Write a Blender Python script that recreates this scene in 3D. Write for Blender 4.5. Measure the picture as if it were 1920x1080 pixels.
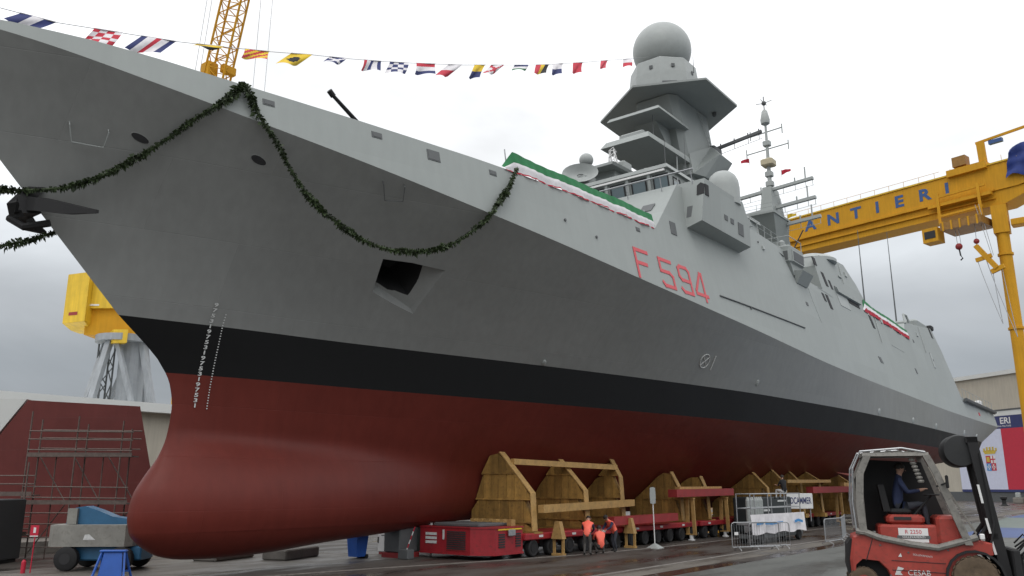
import bpy, bmesh, math, random
import numpy as np
from mathutils import Vector, Matrix
random.seed(7)
R = math.radians
scene = bpy.context.scene
for _o in list(bpy.data.objects): bpy.data.objects.remove(_o)
COL = scene.collection

# ================================================================ camera
cam_d = bpy.data.cameras.new('camera'); cam = bpy.data.objects.new('camera', cam_d); COL.objects.link(cam)
cam.location = (-13.30, -27.231, 3.0)
cam.rotation_euler = (R(90 + 13.454), 0, R(38.129 + 0 - 90))
cam_d.sensor_width = 36.0; cam_d.lens = 29.156
cam_d.clip_start = 0.1; cam_d.clip_end = 6000
scene.camera = cam

# ================================================================ sky: overcast, brighter towards the zenith
world = bpy.data.worlds.new('World'); scene.world = world; world.use_nodes = True
wn, wl = world.node_tree.nodes, world.node_tree.links
wn.clear()
def wnode(t, **kw):
    n = wn.new(t)
    for k, v in kw.items(): setattr(n, k, v)
    return n
SUN_EL, SUN_AZ = 58.0, 205.0
w_out = wnode('ShaderNodeOutputWorld'); w_bg = wnode('ShaderNodeBackground')
w_sky = wnode('ShaderNodeTexSky', sky_type='NISHITA', sun_disc=False)
w_sky.sun_elevation = R(SUN_EL); w_sky.sun_rotation = R(90 - SUN_AZ); w_sky.air_density = 1.5; w_sky.dust_density = 4
w_tc = wnode('ShaderNodeTexCoord'); w_sep = wnode('ShaderNodeSeparateXYZ')
wl.new(w_tc.outputs['Generated'], w_sep.inputs[0])
w_ramp = wnode('ShaderNodeValToRGB'); wl.new(w_sep.outputs['Z'], w_ramp.inputs[0])
cr = w_ramp.color_ramp; cr.interpolation = 'EASE'
stops = [(0.0, (.37, .40, .435)), (.12, (.345, .375, .41)), (.19, (.52, .55, .585)), (.26, (.84, .88, .92)), (.34, (1.2, 1.22, 1.24)), (.6, (1.5, 1.51, 1.53)), (1.0, (1.7, 1.71, 1.73))]
cr.elements[0].position = stops[0][0]; cr.elements[0].color = (*stops[0][1], 1)
cr.elements[1].position = stops[-1][0]; cr.elements[1].color = (*stops[-1][1], 1)
for p_, c_ in stops[1:-1]:
    e = cr.elements.new(p_); e.color = (*c_, 1)
# cloud billows: noise on the direction, flattened towards the horizon
w_map = wnode('ShaderNodeMapping'); w_map.inputs['Scale'].default_value = (1.0, 1.0, 2.6)
wl.new(w_tc.outputs['Generated'], w_map.inputs[0])
w_no = wnode('ShaderNodeTexNoise'); w_no.inputs['Scale'].default_value = 2.3; w_no.inputs['Detail'].default_value = 5; w_no.inputs['Roughness'].default_value = .55; w_no.inputs['Distortion'].default_value = .4
wl.new(w_map.outputs[0], w_no.inputs['Vector'])
w_mr = wnode('ShaderNodeMapRange'); w_mr.inputs['From Min'].default_value = .3; w_mr.inputs['From Max'].default_value = .7; w_mr.inputs['To Min'].default_value = .80; w_mr.inputs['To Max'].default_value = 1.2
wl.new(w_no.outputs['Fac'], w_mr.inputs['Value'])
w_mul = wnode('ShaderNodeMix', data_type='RGBA', blend_type='MULTIPLY'); w_mul.inputs['Factor'].default_value = 1
wl.new(w_ramp.outputs['Color'], w_mul.inputs['A']); wl.new(w_mr.outputs[0], w_mul.inputs['B'])
w_ss = wnode('ShaderNodeMix', data_type='RGBA', blend_type='MULTIPLY'); w_ss.inputs['Factor'].default_value = 1
w_ss.inputs['B'].default_value = (.08, .08, .08, 1); wl.new(w_sky.outputs[0], w_ss.inputs['A'])
w_mix = wnode('ShaderNodeMix', data_type='RGBA'); w_mix.inputs['Factor'].default_value = .9
wl.new(w_ss.outputs['Result'], w_mix.inputs['A']); wl.new(w_mul.outputs['Result'], w_mix.inputs['B'])
wl.new(w_mix.outputs['Result'], w_bg.inputs['Color']); w_bg.inputs['Strength'].default_value = 1.0
wl.new(w_bg.outputs[0], w_out.inputs[0])

# ================================================================ sun behind the cloud
sun_d = bpy.data.lights.new('sun', 'SUN'); sun = bpy.data.objects.new('sun', sun_d); COL.objects.link(sun)
sun_d.energy = 0.6; sun_d.angle = R(25); sun_d.color = (1, .97, .93)
_sd = Vector((math.cos(R(SUN_AZ)) * math.cos(R(SUN_EL)), math.sin(R(SUN_AZ)) * math.cos(R(SUN_EL)), math.sin(R(SUN_EL))))
sun.rotation_euler = (-_sd).to_track_quat('-Z', 'Y').to_euler(); sun.location = (0, 0, 80)

vs = scene.view_settings
vs.view_transform = 'Standard'; vs.look = 'None'; vs.exposure = 0.0; vs.gamma = 1.0; vs.use_curve_mapping = False
scene.cycles.max_bounces = 6; scene.cycles.use_denoising = True

# ================================================================ materials
MATS = {}
def mat(name, col, rough=.6, metal=0., var=.12, scale=2., bump=0., bscale=None, streak=0., spec=.5, emit=None, dirt=None, rnd=0.):
    if name in MATS: return MATS[name]
    m = bpy.data.materials.new(name); m.use_nodes = True
    n, l = m.node_tree.nodes, m.node_tree.links
    b = n['Principled BSDF']
    b.inputs['Roughness'].default_value = rough; b.inputs['Metallic'].default_value = metal
    b.inputs['Specular IOR Level'].default_value = spec
    tc = n.new('ShaderNodeTexCoord')
    no = n.new('ShaderNodeTexNoise'); no.inputs['Scale'].default_value = scale; no.inputs['Detail'].default_value = 6; no.inputs['Roughness'].default_value = .6
    l.new(tc.outputs['Object'], no.inputs['Vector'])
    mr = n.new('ShaderNodeMapRange'); mr.inputs['From Min'].default_value = .3; mr.inputs['From Max'].default_value = .7
    mr.inputs['To Min'].default_value = 1 - var; mr.inputs['To Max'].default_value = 1 + var
    l.new(no.outputs['Fac'], mr.inputs['Value'])
    mx = n.new('ShaderNodeMix'); mx.data_type = 'RGBA'; mx.blend_type = 'MULTIPLY'; mx.inputs['Factor'].default_value = 1
    mx.inputs['A'].default_value = (*col, 1); l.new(mr.outputs[0], mx.inputs['B'])
    src = mx.outputs['Result']
    if streak:
        mp = n.new('ShaderNodeMapping'); mp.inputs['Scale'].default_value = (1.6, 1.6, .12)
        l.new(tc.outputs['Object'], mp.inputs[0])
        n2 = n.new('ShaderNodeTexNoise'); n2.inputs['Scale'].default_value = 2.2; n2.inputs['Detail'].default_value = 7
        l.new(mp.outputs[0], n2.inputs['Vector'])
        m2 = n.new('ShaderNodeMapRange'); m2.inputs['From Min'].default_value = .35; m2.inputs['From Max'].default_value = .65
        m2.inputs['To Min'].default_value = 1 - streak; m2.inputs['To Max'].default_value = 1 + streak
        l.new(n2.outputs['Fac'], m2.inputs['Value'])
        x2 = n.new('ShaderNodeMix'); x2.data_type = 'RGBA'; x2.blend_type = 'MULTIPLY'; x2.inputs['Factor'].default_value = 1
        l.new(src, x2.inputs['A']); l.new(m2.outputs[0], x2.inputs['B']); src = x2.outputs['Result']
    if dirt:
        n3 = n.new('ShaderNodeTexNoise'); n3.inputs['Scale'].default_value = scale * 2.7; n3.inputs['Detail'].default_value = 9; n3.inputs['Roughness'].default_value = .7
        l.new(tc.outputs['Object'], n3.inputs['Vector'])
        m3 = n.new('ShaderNodeMapRange'); m3.inputs['From Min'].default_value = .52; m3.inputs['From Max'].default_value = .72; m3.inputs['To Max'].default_value = .8
        l.new(n3.outputs['Fac'], m3.inputs['Value'])
        x3 = n.new('ShaderNodeMix'); x3.data_type = 'RGBA'; x3.inputs['B'].default_value = (*dirt, 1)
        l.new(m3.outputs[0], x3.inputs['Factor']); l.new(src, x3.inputs['A']); src = x3.outputs['Result']
    if rnd:                                  # piece-to-piece difference
        oi = n.new('ShaderNodeObjectInfo'); m4 = n.new('ShaderNodeMapRange'); m4.inputs['To Min'].default_value = 1-rnd; m4.inputs['To Max'].default_value = 1+rnd
        l.new(oi.outputs['Random'], m4.inputs['Value'])
        x4 = n.new('ShaderNodeMix'); x4.data_type = 'RGBA'; x4.blend_type = 'MULTIPLY'; x4.inputs['Factor'].default_value = 1
        l.new(src, x4.inputs['A']); l.new(m4.outputs[0], x4.inputs['B']); src = x4.outputs['Result']
    l.new(src, b.inputs['Base Color'])
    rr = n.new('ShaderNodeMapRange'); rr.inputs['To Min'].default_value = max(.03, rough - .1); rr.inputs['To Max'].default_value = min(1, rough + .1)
    l.new(no.outputs['Fac'], rr.inputs['Value']); l.new(rr.outputs[0], b.inputs['Roughness'])
    if bump:
        nb = n.new('ShaderNodeTexNoise'); nb.inputs['Scale'].default_value = bscale or scale * 3; nb.inputs['Detail'].default_value = 4
        l.new(tc.outputs['Object'], nb.inputs['Vector'])
        bm_ = n.new('ShaderNodeBump'); bm_.inputs['Strength'].default_value = bump; bm_.inputs['Distance'].default_value = .1
        l.new(nb.outputs['Fac'], bm_.inputs['Height']); l.new(bm_.outputs[0], b.inputs['Normal'])
    MATS[name] = m
    return m

def plate_mat(name, col, rough, pw, ph, depth, var=.06, streak=.05, seam=.0, spec=.5):
    """welded steel plating: faint plate-to-plate tone, weld seams and oil-canning as relief"""
    m = mat(name, col, rough, 0, var, .35, 0, None, streak, spec)
    n, l = m.node_tree.nodes, m.node_tree.links; b = n['Principled BSDF']
    tc = n.new('ShaderNodeTexCoord'); sp = n.new('ShaderNodeSeparateXYZ'); cb = n.new('ShaderNodeCombineXYZ')
    l.new(tc.outputs['Object'], sp.inputs[0]); l.new(sp.outputs['X'], cb.inputs['X']); l.new(sp.outputs['Z'], cb.inputs['Y'])
    br = n.new('ShaderNodeTexBrick'); br.inputs['Scale'].default_value = 1; br.inputs['Brick Width'].default_value = pw; br.inputs['Row Height'].default_value = ph
    br.inputs['Mortar Size'].default_value = .012; br.inputs['Mortar Smooth'].default_value = .6
    br.inputs['Color1'].default_value = (.46, .46, .46, 1); br.inputs['Color2'].default_value = (.54, .54, .54, 1); br.inputs['Mortar'].default_value = (.5, .5, .5, 1)
    l.new(cb.outputs[0], br.inputs['Vector'])
    # tone
    base = b.inputs['Base Color'].links[0].from_socket
    mr = n.new('ShaderNodeMapRange'); mr.inputs['From Min'].default_value = .46; mr.inputs['From Max'].default_value = .54; mr.inputs['To Min'].default_value = .965; mr.inputs['To Max'].default_value = 1.035
    l.new(br.outputs['Color'], mr.inputs['Value'])
    mx = n.new('ShaderNodeMix'); mx.data_type = 'RGBA'; mx.blend_type = 'MULTIPLY'; mx.inputs['Factor'].default_value = 1
    l.new(base, mx.inputs['A']); l.new(mr.outputs[0], mx.inputs['B']); l.new(mx.outputs['Result'], b.inputs['Base Color'])
    # relief
    nb = n.new('ShaderNodeTexNoise'); nb.inputs['Scale'].default_value = .9; nb.inputs['Detail'].default_value = 2
    l.new(tc.outputs['Object'], nb.inputs['Vector'])
    ad = n.new('ShaderNodeMath'); ad.operation = 'MULTIPLY_ADD'; ad.inputs[1].default_value = -.16
    l.new(br.outputs['Fac'], ad.inputs[0]); l.new(nb.outputs['Fac'], ad.inputs[2])
    bm_ = n.new('ShaderNodeBump'); bm_.inputs['Strength'].default_value = depth; bm_.inputs['Distance'].default_value = .06
    l.new(ad.outputs[0], bm_.inputs['Height']); l.new(bm_.outputs[0], b.inputs['Normal'])
    return m

M_GREY   = plate_mat('hull_grey_shaded', (.262, .268, .26), .5, 6.0, 2.2, .45, var=.045, streak=.035)  # same grey as the upperworks, darkened here for the shade under the flare
M_DECKH  = plate_mat('superstructure_grey_paint', (.32, .345, .335), .6, 5.0, 2.4, .10, var=.04, streak=.018, spec=.35)
M_BLACK  = plate_mat('boot_topping_black_paint', (.0055, .0055, .006), .6, 6.0, 2.2, .15, spec=.25)
M_RED    = plate_mat('antifouling_red_paint', (.146, .0265, .019), .42, 6.0, 1.8, .4, var=.1, streak=.05, spec=.22)
M_LGREY  = mat('light_grey_fitting_paint', (.37, .395, .385), .5, var=.06)
M_DGREY  = mat('dark_grey_louvre_paint', (.105, .112, .115), .6, var=.1)
M_WHITE  = mat('white_paint', (.78, .78, .77), .5, var=.06)
M_MARK   = mat('white_mark_paint', (.62, .63, .62), .6, var=.15, scale=9)
M_REDMK  = mat('red_number_paint', (.62, .07, .085), .5, var=.06)
M_GLASS  = mat('tinted_window_glass', (.16, .21, .23), .07, var=.03, spec=.8)
M_BLK    = mat('matt_black_rubber', (.014, .014, .015), .75, var=.2, scale=6)
M_HOLE   = mat('dark_opening', (.03, .03, .032), .8)
M_YEL    = mat('crane_yellow_paint', (.60, .30, .016), .65, var=.08, scale=.4, streak=.06, spec=.25)
M_YEL2   = mat('bright_yellow_paint', (.72, .47, .03), .5, var=.1, scale=.8, streak=.1)
M_CBLUE  = mat('crane_letter_blue', (.03, .09, .26), .5)
M_STEEL  = mat('galvanised_steel', (.38, .39, .40), .42, .6, var=.15, scale=8)
M_PIPE   = mat('scaffold_tube_steel', (.15, .115, .10), .6, .2, var=.25, scale=6)
M_LEG    = mat('grey_crane_leg_paint', (.30, .32, .34), .55, var=.12, scale=.7, streak=.1)
M_TIMB   = mat('ochre_painted_cradle', (.37, .215, .055), .68, var=.2, scale=2.2, streak=.2, bump=.2, dirt=(.15, .085, .035), rnd=.26)
M_TIMB2  = mat('pale_cradle_edge', (.45, .275, .095), .62, var=.18, scale=3, dirt=(.22, .14, .06), rnd=.12)
M_TRED   = mat('transporter_red_paint', (.33, .018, .026), .42, var=.15, scale=2, dirt=(.10, .02, .02))
M_BEAM   = mat('oxide_red_beam_paint', (.30, .03, .032), .55, var=.15, scale=2)
M_FRED   = mat('forklift_red_paint', (.37, .052, .038), .42, var=.12, scale=3, dirt=(.17, .05, .035), bump=.05)
M_FGREY  = mat('forklift_grey_paint', (.215, .205, .185), .5, var=.2, scale=4, dirt=(.08, .075, .07))
M_DECK   = mat('dark_deck_paint', (.06, .066, .066), .8, var=.2, scale=1.5)
M_TYRE   = mat('dusty_tyre', (.12, .085, .055), .85, var=.25, scale=7)
M_BLUE   = mat('blue_plastic', (.02, .10, .42), .45, var=.1, scale=3)
M_LIFTB  = mat('lift_blue_paint', (.035, .14, .27), .45, var=.12, scale=3)
M_CWT    = mat('lift_grey_counterweight', (.27, .265, .24), .6, var=.15, scale=2, dirt=(.16, .15, .13))
M_CREAM  = mat('cream_cladding', (.52, .48, .40), .7, var=.05, scale=.3, streak=.06)
M_ROOFW  = mat('white_roof_sheet', (.72, .74, .72), .55, var=.05, scale=.3)
M_NAVY   = mat('banner_navy_print', (.035, .045, .15), .6)
M_BRED   = mat('banner_red_print', (.55, .03, .06), .6, var=.05)
M_BWHT   = mat('banner_white_print', (.66, .69, .84), .6, var=.04)
M_GOLD   = mat('banner_gold_print', (.62, .46, .07), .6)
M_PRED   = mat('print_red', (.55, .02, .05), .6)
M_PBLUE  = mat('print_blue', (.05, .27, .60), .6)
M_GREEN  = mat('green_cloth', (.02, .17, .06), .8, var=.2, scale=3)
M_WCLOTH = mat('white_cloth', (.72, .70, .72), .8, var=.12, scale=3)
M_RCLOTH = mat('red_cloth', (.50, .025, .05), .8, var=.15, scale=3)
M_YCLOTH = mat('yellow_cloth', (.72, .50, .03), .8)
M_BCLOTH = mat('navy_cloth', (.02, .03, .13), .8)
M_KCLOTH = mat('black_cloth', (.012, .012, .014), .85)
M_LEAF   = mat('laurel_leaf', (.034, .055, .018), .6, var=.7, scale=3.5)
M_ORANGE = mat('hi_vis_orange', (1.0, .17, .11), .6, var=.08, emit=None)
M_TROUS  = mat('dark_work_trousers', (.035, .038, .05), .8, var=.15, scale=10)
M_JACK   = mat('navy_work_jacket', (.018, .028, .075), .8, var=.15, scale=10)
M_SKIN   = mat('skin', (.42, .24, .17), .55, var=.08, scale=20)
M_HAIR   = mat('dark_hair', (.02, .015, .012), .7, var=.2, scale=30)
M_CONC   = mat('weathered_concrete_block', (.22, .205, .185), .85, var=.2, scale=2, bump=.2)

# ================================================================ mesh helpers
class MB:
    """collects verts/faces; build() links them as ONE mesh object"""
    def __init__(s): s.v = []; s.f = []; s.mi = []; s.cur = 0
    def add(s, vs, fs):
        o = len(s.v); s.v += [tuple(map(float, p)) for p in vs]
        for f in fs: s.f.append([i + o for i in f]); s.mi.append(s.cur)
        return s
    def box(s, x0, x1, y0, y1, z0, z1):
        return s.add([(x0,y0,z0),(x1,y0,z0),(x1,y1,z0),(x0,y1,z0),(x0,y0,z1),(x1,y0,z1),(x1,y1,z1),(x0,y1,z1)],
                     [(0,3,2,1),(4,5,6,7),(0,1,5,4),(1,2,6,5),(2,3,7,6),(3,0,4,7)])
    def cham(s, x0, x1, y0, y1, z0, z1, c=.03):
        """box with chamfered edges"""
        c = min(c, (x1-x0)*.45, (y1-y0)*.45, (z1-z0)*.45)
        rings = []
        for z, i in ((z0, c), (z0+c, 0), (z1-c, 0), (z1, c)):
            a, b_, d_, e = x0+i, x1-i, y0+i, y1-i
            rings.append([(a+c,d_,z),(b_-c,d_,z),(b_,d_+c,z),(b_,e-c,z),(b_-c,e,z),(a+c,e,z),(a,e-c,z),(a,d_+c,z)])
        return s.loft(rings, cap=True)
    def loft(s, rings, cap=False, closed=True):
        n = len(rings[0]); vs = [p for r in rings for p in r]; fs = []
        for k in range(len(rings)-1):
            for i in range(n if closed else n-1):
                j = (i+1) % n
                fs.append((k*n+i, k*n+j, (k+1)*n+j, (k+1)*n+i))
        if cap:
            fs.append(tuple(range(n-1, -1, -1))); m = (len(rings)-1)*n; fs.append(tuple(range(m, m+n)))
        return s.add(vs, fs)
    def prism(s, poly, d):
        """3-D polygon extruded by vector d"""
        a = [Vector(p) for p in poly]; b = [p + Vector(d) for p in a]
        return s.loft([a, b], cap=True)
    def frus(s, p0, z0, p1, z1):
        return s.loft([[(x, y, z0) for x, y in p0], [(x, y, z1) for x, y in p1]], cap=True)
    def tube(s, pts, r, n=6, cap=True, r1=None):
        pts = [Vector(p) for p in pts]; rings = []
        up0 = None
        for i, p in enumerate(pts):
            t = (pts[min(i+1, len(pts)-1)] - pts[max(i-1, 0)])
            if t.length < 1e-9: t = Vector((0,0,1))
            t.normalize()
            u = t.cross(Vector((0,0,1)))
            if u.length < .05: u = t.cross(Vector((0,1,0)))
            u.normalize(); w = u.cross(t)
            rr = r if r1 is None else r + (r1-r)*i/max(1, len(pts)-1)
            rings.append([p + (u*math.cos(2*math.pi*k/n) + w*math.sin(2*math.pi*k/n))*rr for k in range(n)])
        return s.loft(rings, cap=cap)
    def cyl(s, p, q, r, n=16, r1=None): return s.tube([p, q], r, n, True, r1)
    def beam(s, p, q, w, h, up=(0,0,1)):
        p, q = Vector(p), Vector(q); t = (q-p).normalized(); u = t.cross(Vector(up))
        if u.length < .05: u = t.cross(Vector((0,1,0)))
        u.normalize(); v = u.cross(t)
        ring = lambda c: [c+u*w/2-v*h/2, c+u*w/2+v*h/2, c-u*w/2+v*h/2, c-u*w/2-v*h/2]
        return s.loft([ring(p), ring(q)], cap=True)
    def sph(s, c, r, nu=24, nv=14, v0=-1., v1=1., sx=1, sy=1, sz=1):
        c = Vector(c); rings = []
        a0, a1 = math.asin(v0), math.asin(v1)
        for k in range(nv+1):
            a = a0 + (a1-a0)*k/nv
            rr = max(1e-4, math.cos(a))*r
            rings.append([(c.x+rr*math.cos(2*math.pi*i/nu)*sx, c.y+rr*math.sin(2*math.pi*i/nu)*sy, c.z+r*math.sin(a)*sz) for i in range(nu)])
        return s.loft(rings, cap=True)
    def rev(s, prof, c=(0,0,0), n=24, axis='z'):
        """lathe profile [(r,h)] about an axis through c"""
        rings = []
        for r_, h in prof:
            ring = []
            for i in range(n):
                a = 2*math.pi*i/n; x, y = r_*math.cos(a), r_*math.sin(a)
                ring.append({'z': (c[0]+x, c[1]+y, c[2]+h), 'y': (c[0]+x, c[1]+h, c[2]+y), 'x': (c[0]+h, c[1]+x, c[2]+y)}[axis])
            rings.append(ring)
        return s.loft(rings, cap=True)
    def grid(s, P, flip=False):
        """P[i][j] points"""
        n, m = len(P), len(P[0]); fs = []
        for i in range(n-1):
            for j in range(m-1):
                q = (i*m+j, (i+1)*m+j, (i+1)*m+j+1, i*m+j+1)
                fs.append(q[::-1] if flip else q)
        return s.add([p for r in P for p in r], fs)
    def xf(s, M):
        s.v = [tuple(M @ Vector(p)) for p in s.v]; return s
    def build(s, name, m, parent=None, smooth=False, off=None, angle=35, fix=True):
        me = bpy.data.meshes.new(name)
        v = s.v if off is None else [(a-off[0], b-off[1], c-off[2]) for a, b, c in s.v]
        me.from_pydata(v, [], s.f)
        for mm in (m if isinstance(m, (list, tuple)) else [m]): me.materials.append(mm)
        if isinstance(m, (list, tuple)): me.polygons.foreach_set('material_index', s.mi)
        if fix:
            bm = bmesh.new(); bm.from_mesh(me); bmesh.ops.remove_doubles(bm, verts=bm.verts, dist=1e-5)
            bmesh.ops.recalc_face_normals(bm, faces=bm.faces); bm.to_mesh(me); bm.free()
        me.update()
        o = bpy.data.objects.new(name, me); COL.objects.link(o)
        if parent is not None: o.parent = parent
        if smooth: sharp(me, angle)
        return o
def sharp(me, angle):
    me.polygons.foreach_set('use_smooth', [True]*len(me.polygons))
    me.set_sharp_from_angle(angle=R(angle))
def tag(o, label=None, cat=None, group=None, kind=None):
    if label: o['label'] = label
    if cat: o['category'] = cat
    if group: o['group'] = group
    if kind: o['kind'] = kind
    return o
def thing(name, label, cat, loc=(0,0,0), rz=0, group=None):
    o = bpy.data.objects.new(name, None); COL.objects.link(o)
    o.location = loc; o.rotation_euler = (0, 0, rz); o.empty_display_size = .3
    return tag(o, label, cat, group)
def copy_tree(o, parent=None):
    c = o.copy(); COL.objects.link(c); c.parent = parent
    for ch in [k for k in bpy.data.objects if k.parent == o]: copy_tree(ch, c)
    return c
_tc = {}
def text_geo(body, size=1.0, bold=0.):
    """flat 2-D outline of lettering -> (verts, faces), centred on x, baseline at 0"""
    key = (body, bold)
    if key not in _tc:
        cu = bpy.data.curves.new('t', 'FONT'); cu.body = body; cu.size = 1; cu.resolution_u = 3; cu.align_x = 'CENTER'; cu.offset = bold
        ob = bpy.data.objects.new('t', cu); COL.objects.link(ob)
        dg = bpy.context.evaluated_depsgraph_get(); me = bpy.data.meshes.new_from_object(ob.evaluated_get(dg))
        _tc[key] = ([(v.co.x, v.co.y) for v in me.vertices], [tuple(p.vertices) for p in me.polygons])
        bpy.data.objects.remove(ob); bpy.data.curves.remove(cu); bpy.data.meshes.remove(me)
    v, f = _tc[key]
    return [(x*size, y*size) for x, y in v], f
def lettering(mb, body, size, o, u, v, depth=.0, bold=0.):
    """text laid on the plane o + x*u + y*v"""
    o, u, v = Vector(o), Vector(u), Vector(v); g, f = text_geo(body, size, bold)
    nn = u.cross(v).normalized()
    if depth:
        a = [o+u*x+v*y for x, y in g]; b = [p+nn*depth for p in a]; k = len(a)
        fs = [tuple(i+k for i in q) for q in f]
        ed = {}
        for q in f:
            for i in range(len(q)):
                e = (q[i], q[(i+1) % len(q)]); ed[e] = 1
        for (i, j) in list(ed):
            if (j, i) not in ed: fs.append((i, j, j+k, i+k))
        mb.add(a+b, fs)
    else:
        mb.add([o+u*x+v*y+nn*.004 for x, y in g], f)
    return mb

# ---------------------------------------------------------------- hull lines (X aft from the stem, Y starboard, Z up)
def pch(x, X, Y):
    """monotone cubic interpolation"""
    X=np.asarray(X,float); Y=np.asarray(Y,float); x=np.clip(np.asarray(x,float),X[0],X[-1])
    h=np.diff(X); dl=np.diff(Y)/h; m=np.zeros(len(X)); m[0]=dl[0]; m[-1]=dl[-1]
    for i in range(1,len(X)-1):
        if dl[i-1]*dl[i]>0:
            w1=2*h[i]+h[i-1]; w2=h[i]+2*h[i-1]; m[i]=(w1+w2)/(w1/dl[i-1]+w2/dl[i])
    k=np.clip(np.searchsorted(X,x,side='right')-1,0,len(X)-2)
    t=(x-X[k])/h[k]
    return ((2*t**3-3*t**2+1)*Y[k]+(t**3-2*t**2+t)*h[k]*m[k]+(-2*t**3+3*t**2)*Y[k+1]+(t**3-t**2)*h[k]*m[k+1])
Z_B, Z_T, Z_KEEL = 6.45, 8.2, 1.1
KX=[-7.9,-5.2,-1,1.6,6,11.4,15,21,27,34,47,64,88,120]
KB=[0,1.6,3.55,4.4,5.72,7.05,7.6,8.2,8.6,8.85,9,9,8.8,8.4]
KZ=[16.1,15.8,15.02,14.62,13.98,13.22,12.85,12.33,11.92,11.55,10.95,10.65,10.45,10.6]
TX=[0,4,8,12,16,20,25,30,36,44,54,65,80,95,112]
TB=[0,.95,1.65,2.55,3.5,4.4,5.4,6.3,7.2,7.9,8.5,8.7,8.6,8.35,7.6]
def bK(s): return pch(s,KX,KB)
def zK(s): return pch(s,KX,KZ)
def bT(s): return pch(s,TX,TB)
TUMBLE=0.2
def side_b(s,z): return np.maximum(0.0, bK(s)-TUMBLE*np.maximum(0,z-zK(s)))
def flare(base,t):
    """point on the flared side between the boot topping (t=0) and the knuckle (t=1)"""
    base=np.asarray(base,float); t=np.asarray(t,float)
    sT=base-1.0*np.exp(-(112-base)/5)
    sK=base-7.9*np.exp(-base/13)+8.0*np.exp(-(112-base)/6)
    bt=pch(base,TX,TB); bk=bK(sK); zk=zK(sK)
    fw=np.clip(1-base/45,0,1)
    q=t*(1-.45*fw)+.45*fw*t**1.8
    s=sT+(sK-sT)*t
    return s, bt+(bk-bt)*q, Z_T+(zk-Z_T)*t
SZ=[.12,.18,.5,1.1,1.6,2.3,2.9,3.6,4.33,5.25,6.07,6.45,6.77,8.2]
SS=[4.2,2.9,1.85,1.2,1.1,1.2,1.5,1.92,2.14,2.22,2.06,1.86,1.63,0]
def stem(z): return pch(z,SZ,SS)
def keelz(s): return pch(s,[0,70,84,96,112],[1.1,1.1,2.2,4.4,5.6])
def zbot(s): return pch(s,[0,4.2,6.5,9,12,15,18,24],[.1,.1,.2,.42,.62,.84,1.05,1.12])
def ztop(s): return pch(s,[0,4,9,16,24],[4.5,4.5,4.4,3.7,2.6])
def bulb(s,z):
    zb,zt=zbot(s),ztop(s); zc=zb+(zt-zb)*.40; H=np.where(z>zc,np.maximum(.05,zt-zc),np.maximum(.05,zc-zb))
    W=1.52*pch(s,[0,8,14,20,28],[1,1,.78,.45,.1])
    e=np.maximum(0,1-((z-zc)/H)**2)**np.where(z>zc,1.0,.5)
    n=np.clip((s-stem(z))/4.2,0,1); n=np.sqrt(np.maximum(0,1-(1-n)**2))
    return W*e*n
def under(base,r):
    """point below the boot topping: r=0 at its lower edge, r=1 at the keel"""
    base=np.asarray(base,float); r=np.asarray(r,float)
    zr=Z_B+(Z_KEEL-Z_B)*r
    s=base+stem(zr)*np.exp(-base/7)-4.0*np.exp(-(112-base)/5)*(1+r)
    k=keelz(s); z=Z_B+(k-Z_B)*r
    bb=pch(base,TX,TB)*(.965-.1*np.exp(-base/20))
    p=pch(base,[0,10,18,28,36,50,60,75,95,112],[1.15,1.1,1.0,.9,.85,.9,.8,.62,.55,.55])
    hb=bb*np.maximum(0,1-r)**p
    hb=np.maximum(hb,np.where(base>0.01,.22*np.clip(base/4,0,1),0))
    b=(hb**2.1+bulb(s,z)**2.1)**(1/2.1)
    b=np.where(base<=0.001,0,b)
    return s,b,z
def boot(base,r):
    """boot topping band, r=0 top r=1 bottom"""
    s0,b0,z0=flare(base,np.zeros_like(np.asarray(base,float))); s1,b1,z1=under(base,np.zeros_like(np.asarray(base,float)))
    zz=Z_T+(Z_B-Z_T)*r
    s=s0+(s1-s0)*r
    s=s+(stem(zz)-(stem(Z_T)+(stem(Z_B)-stem(Z_T))*r))*np.exp(-np.asarray(base)/7)
    return s,b0+(b1-b0)*r,z0+(z1-z0)*r

for _t in ('A','N','T','I','E','R'): text_geo(_t, 1, .035)
for _t in ('EDCAMMER','CESAB','ERI'): text_geo(_t, 1, .02)
for _t in '13579': text_geo(_t, 1, .03)
for _t in ('A','N','T','I','E','R','ERI','MARINA MILITARE','EDCAMMER','CESAB','1','3','5','7','9','0','2','4','6','8','R 2250','SOLLEVAMENTI'): text_geo(_t)
SH = 0.4                                    # height of the hull datum above the ground
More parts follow.
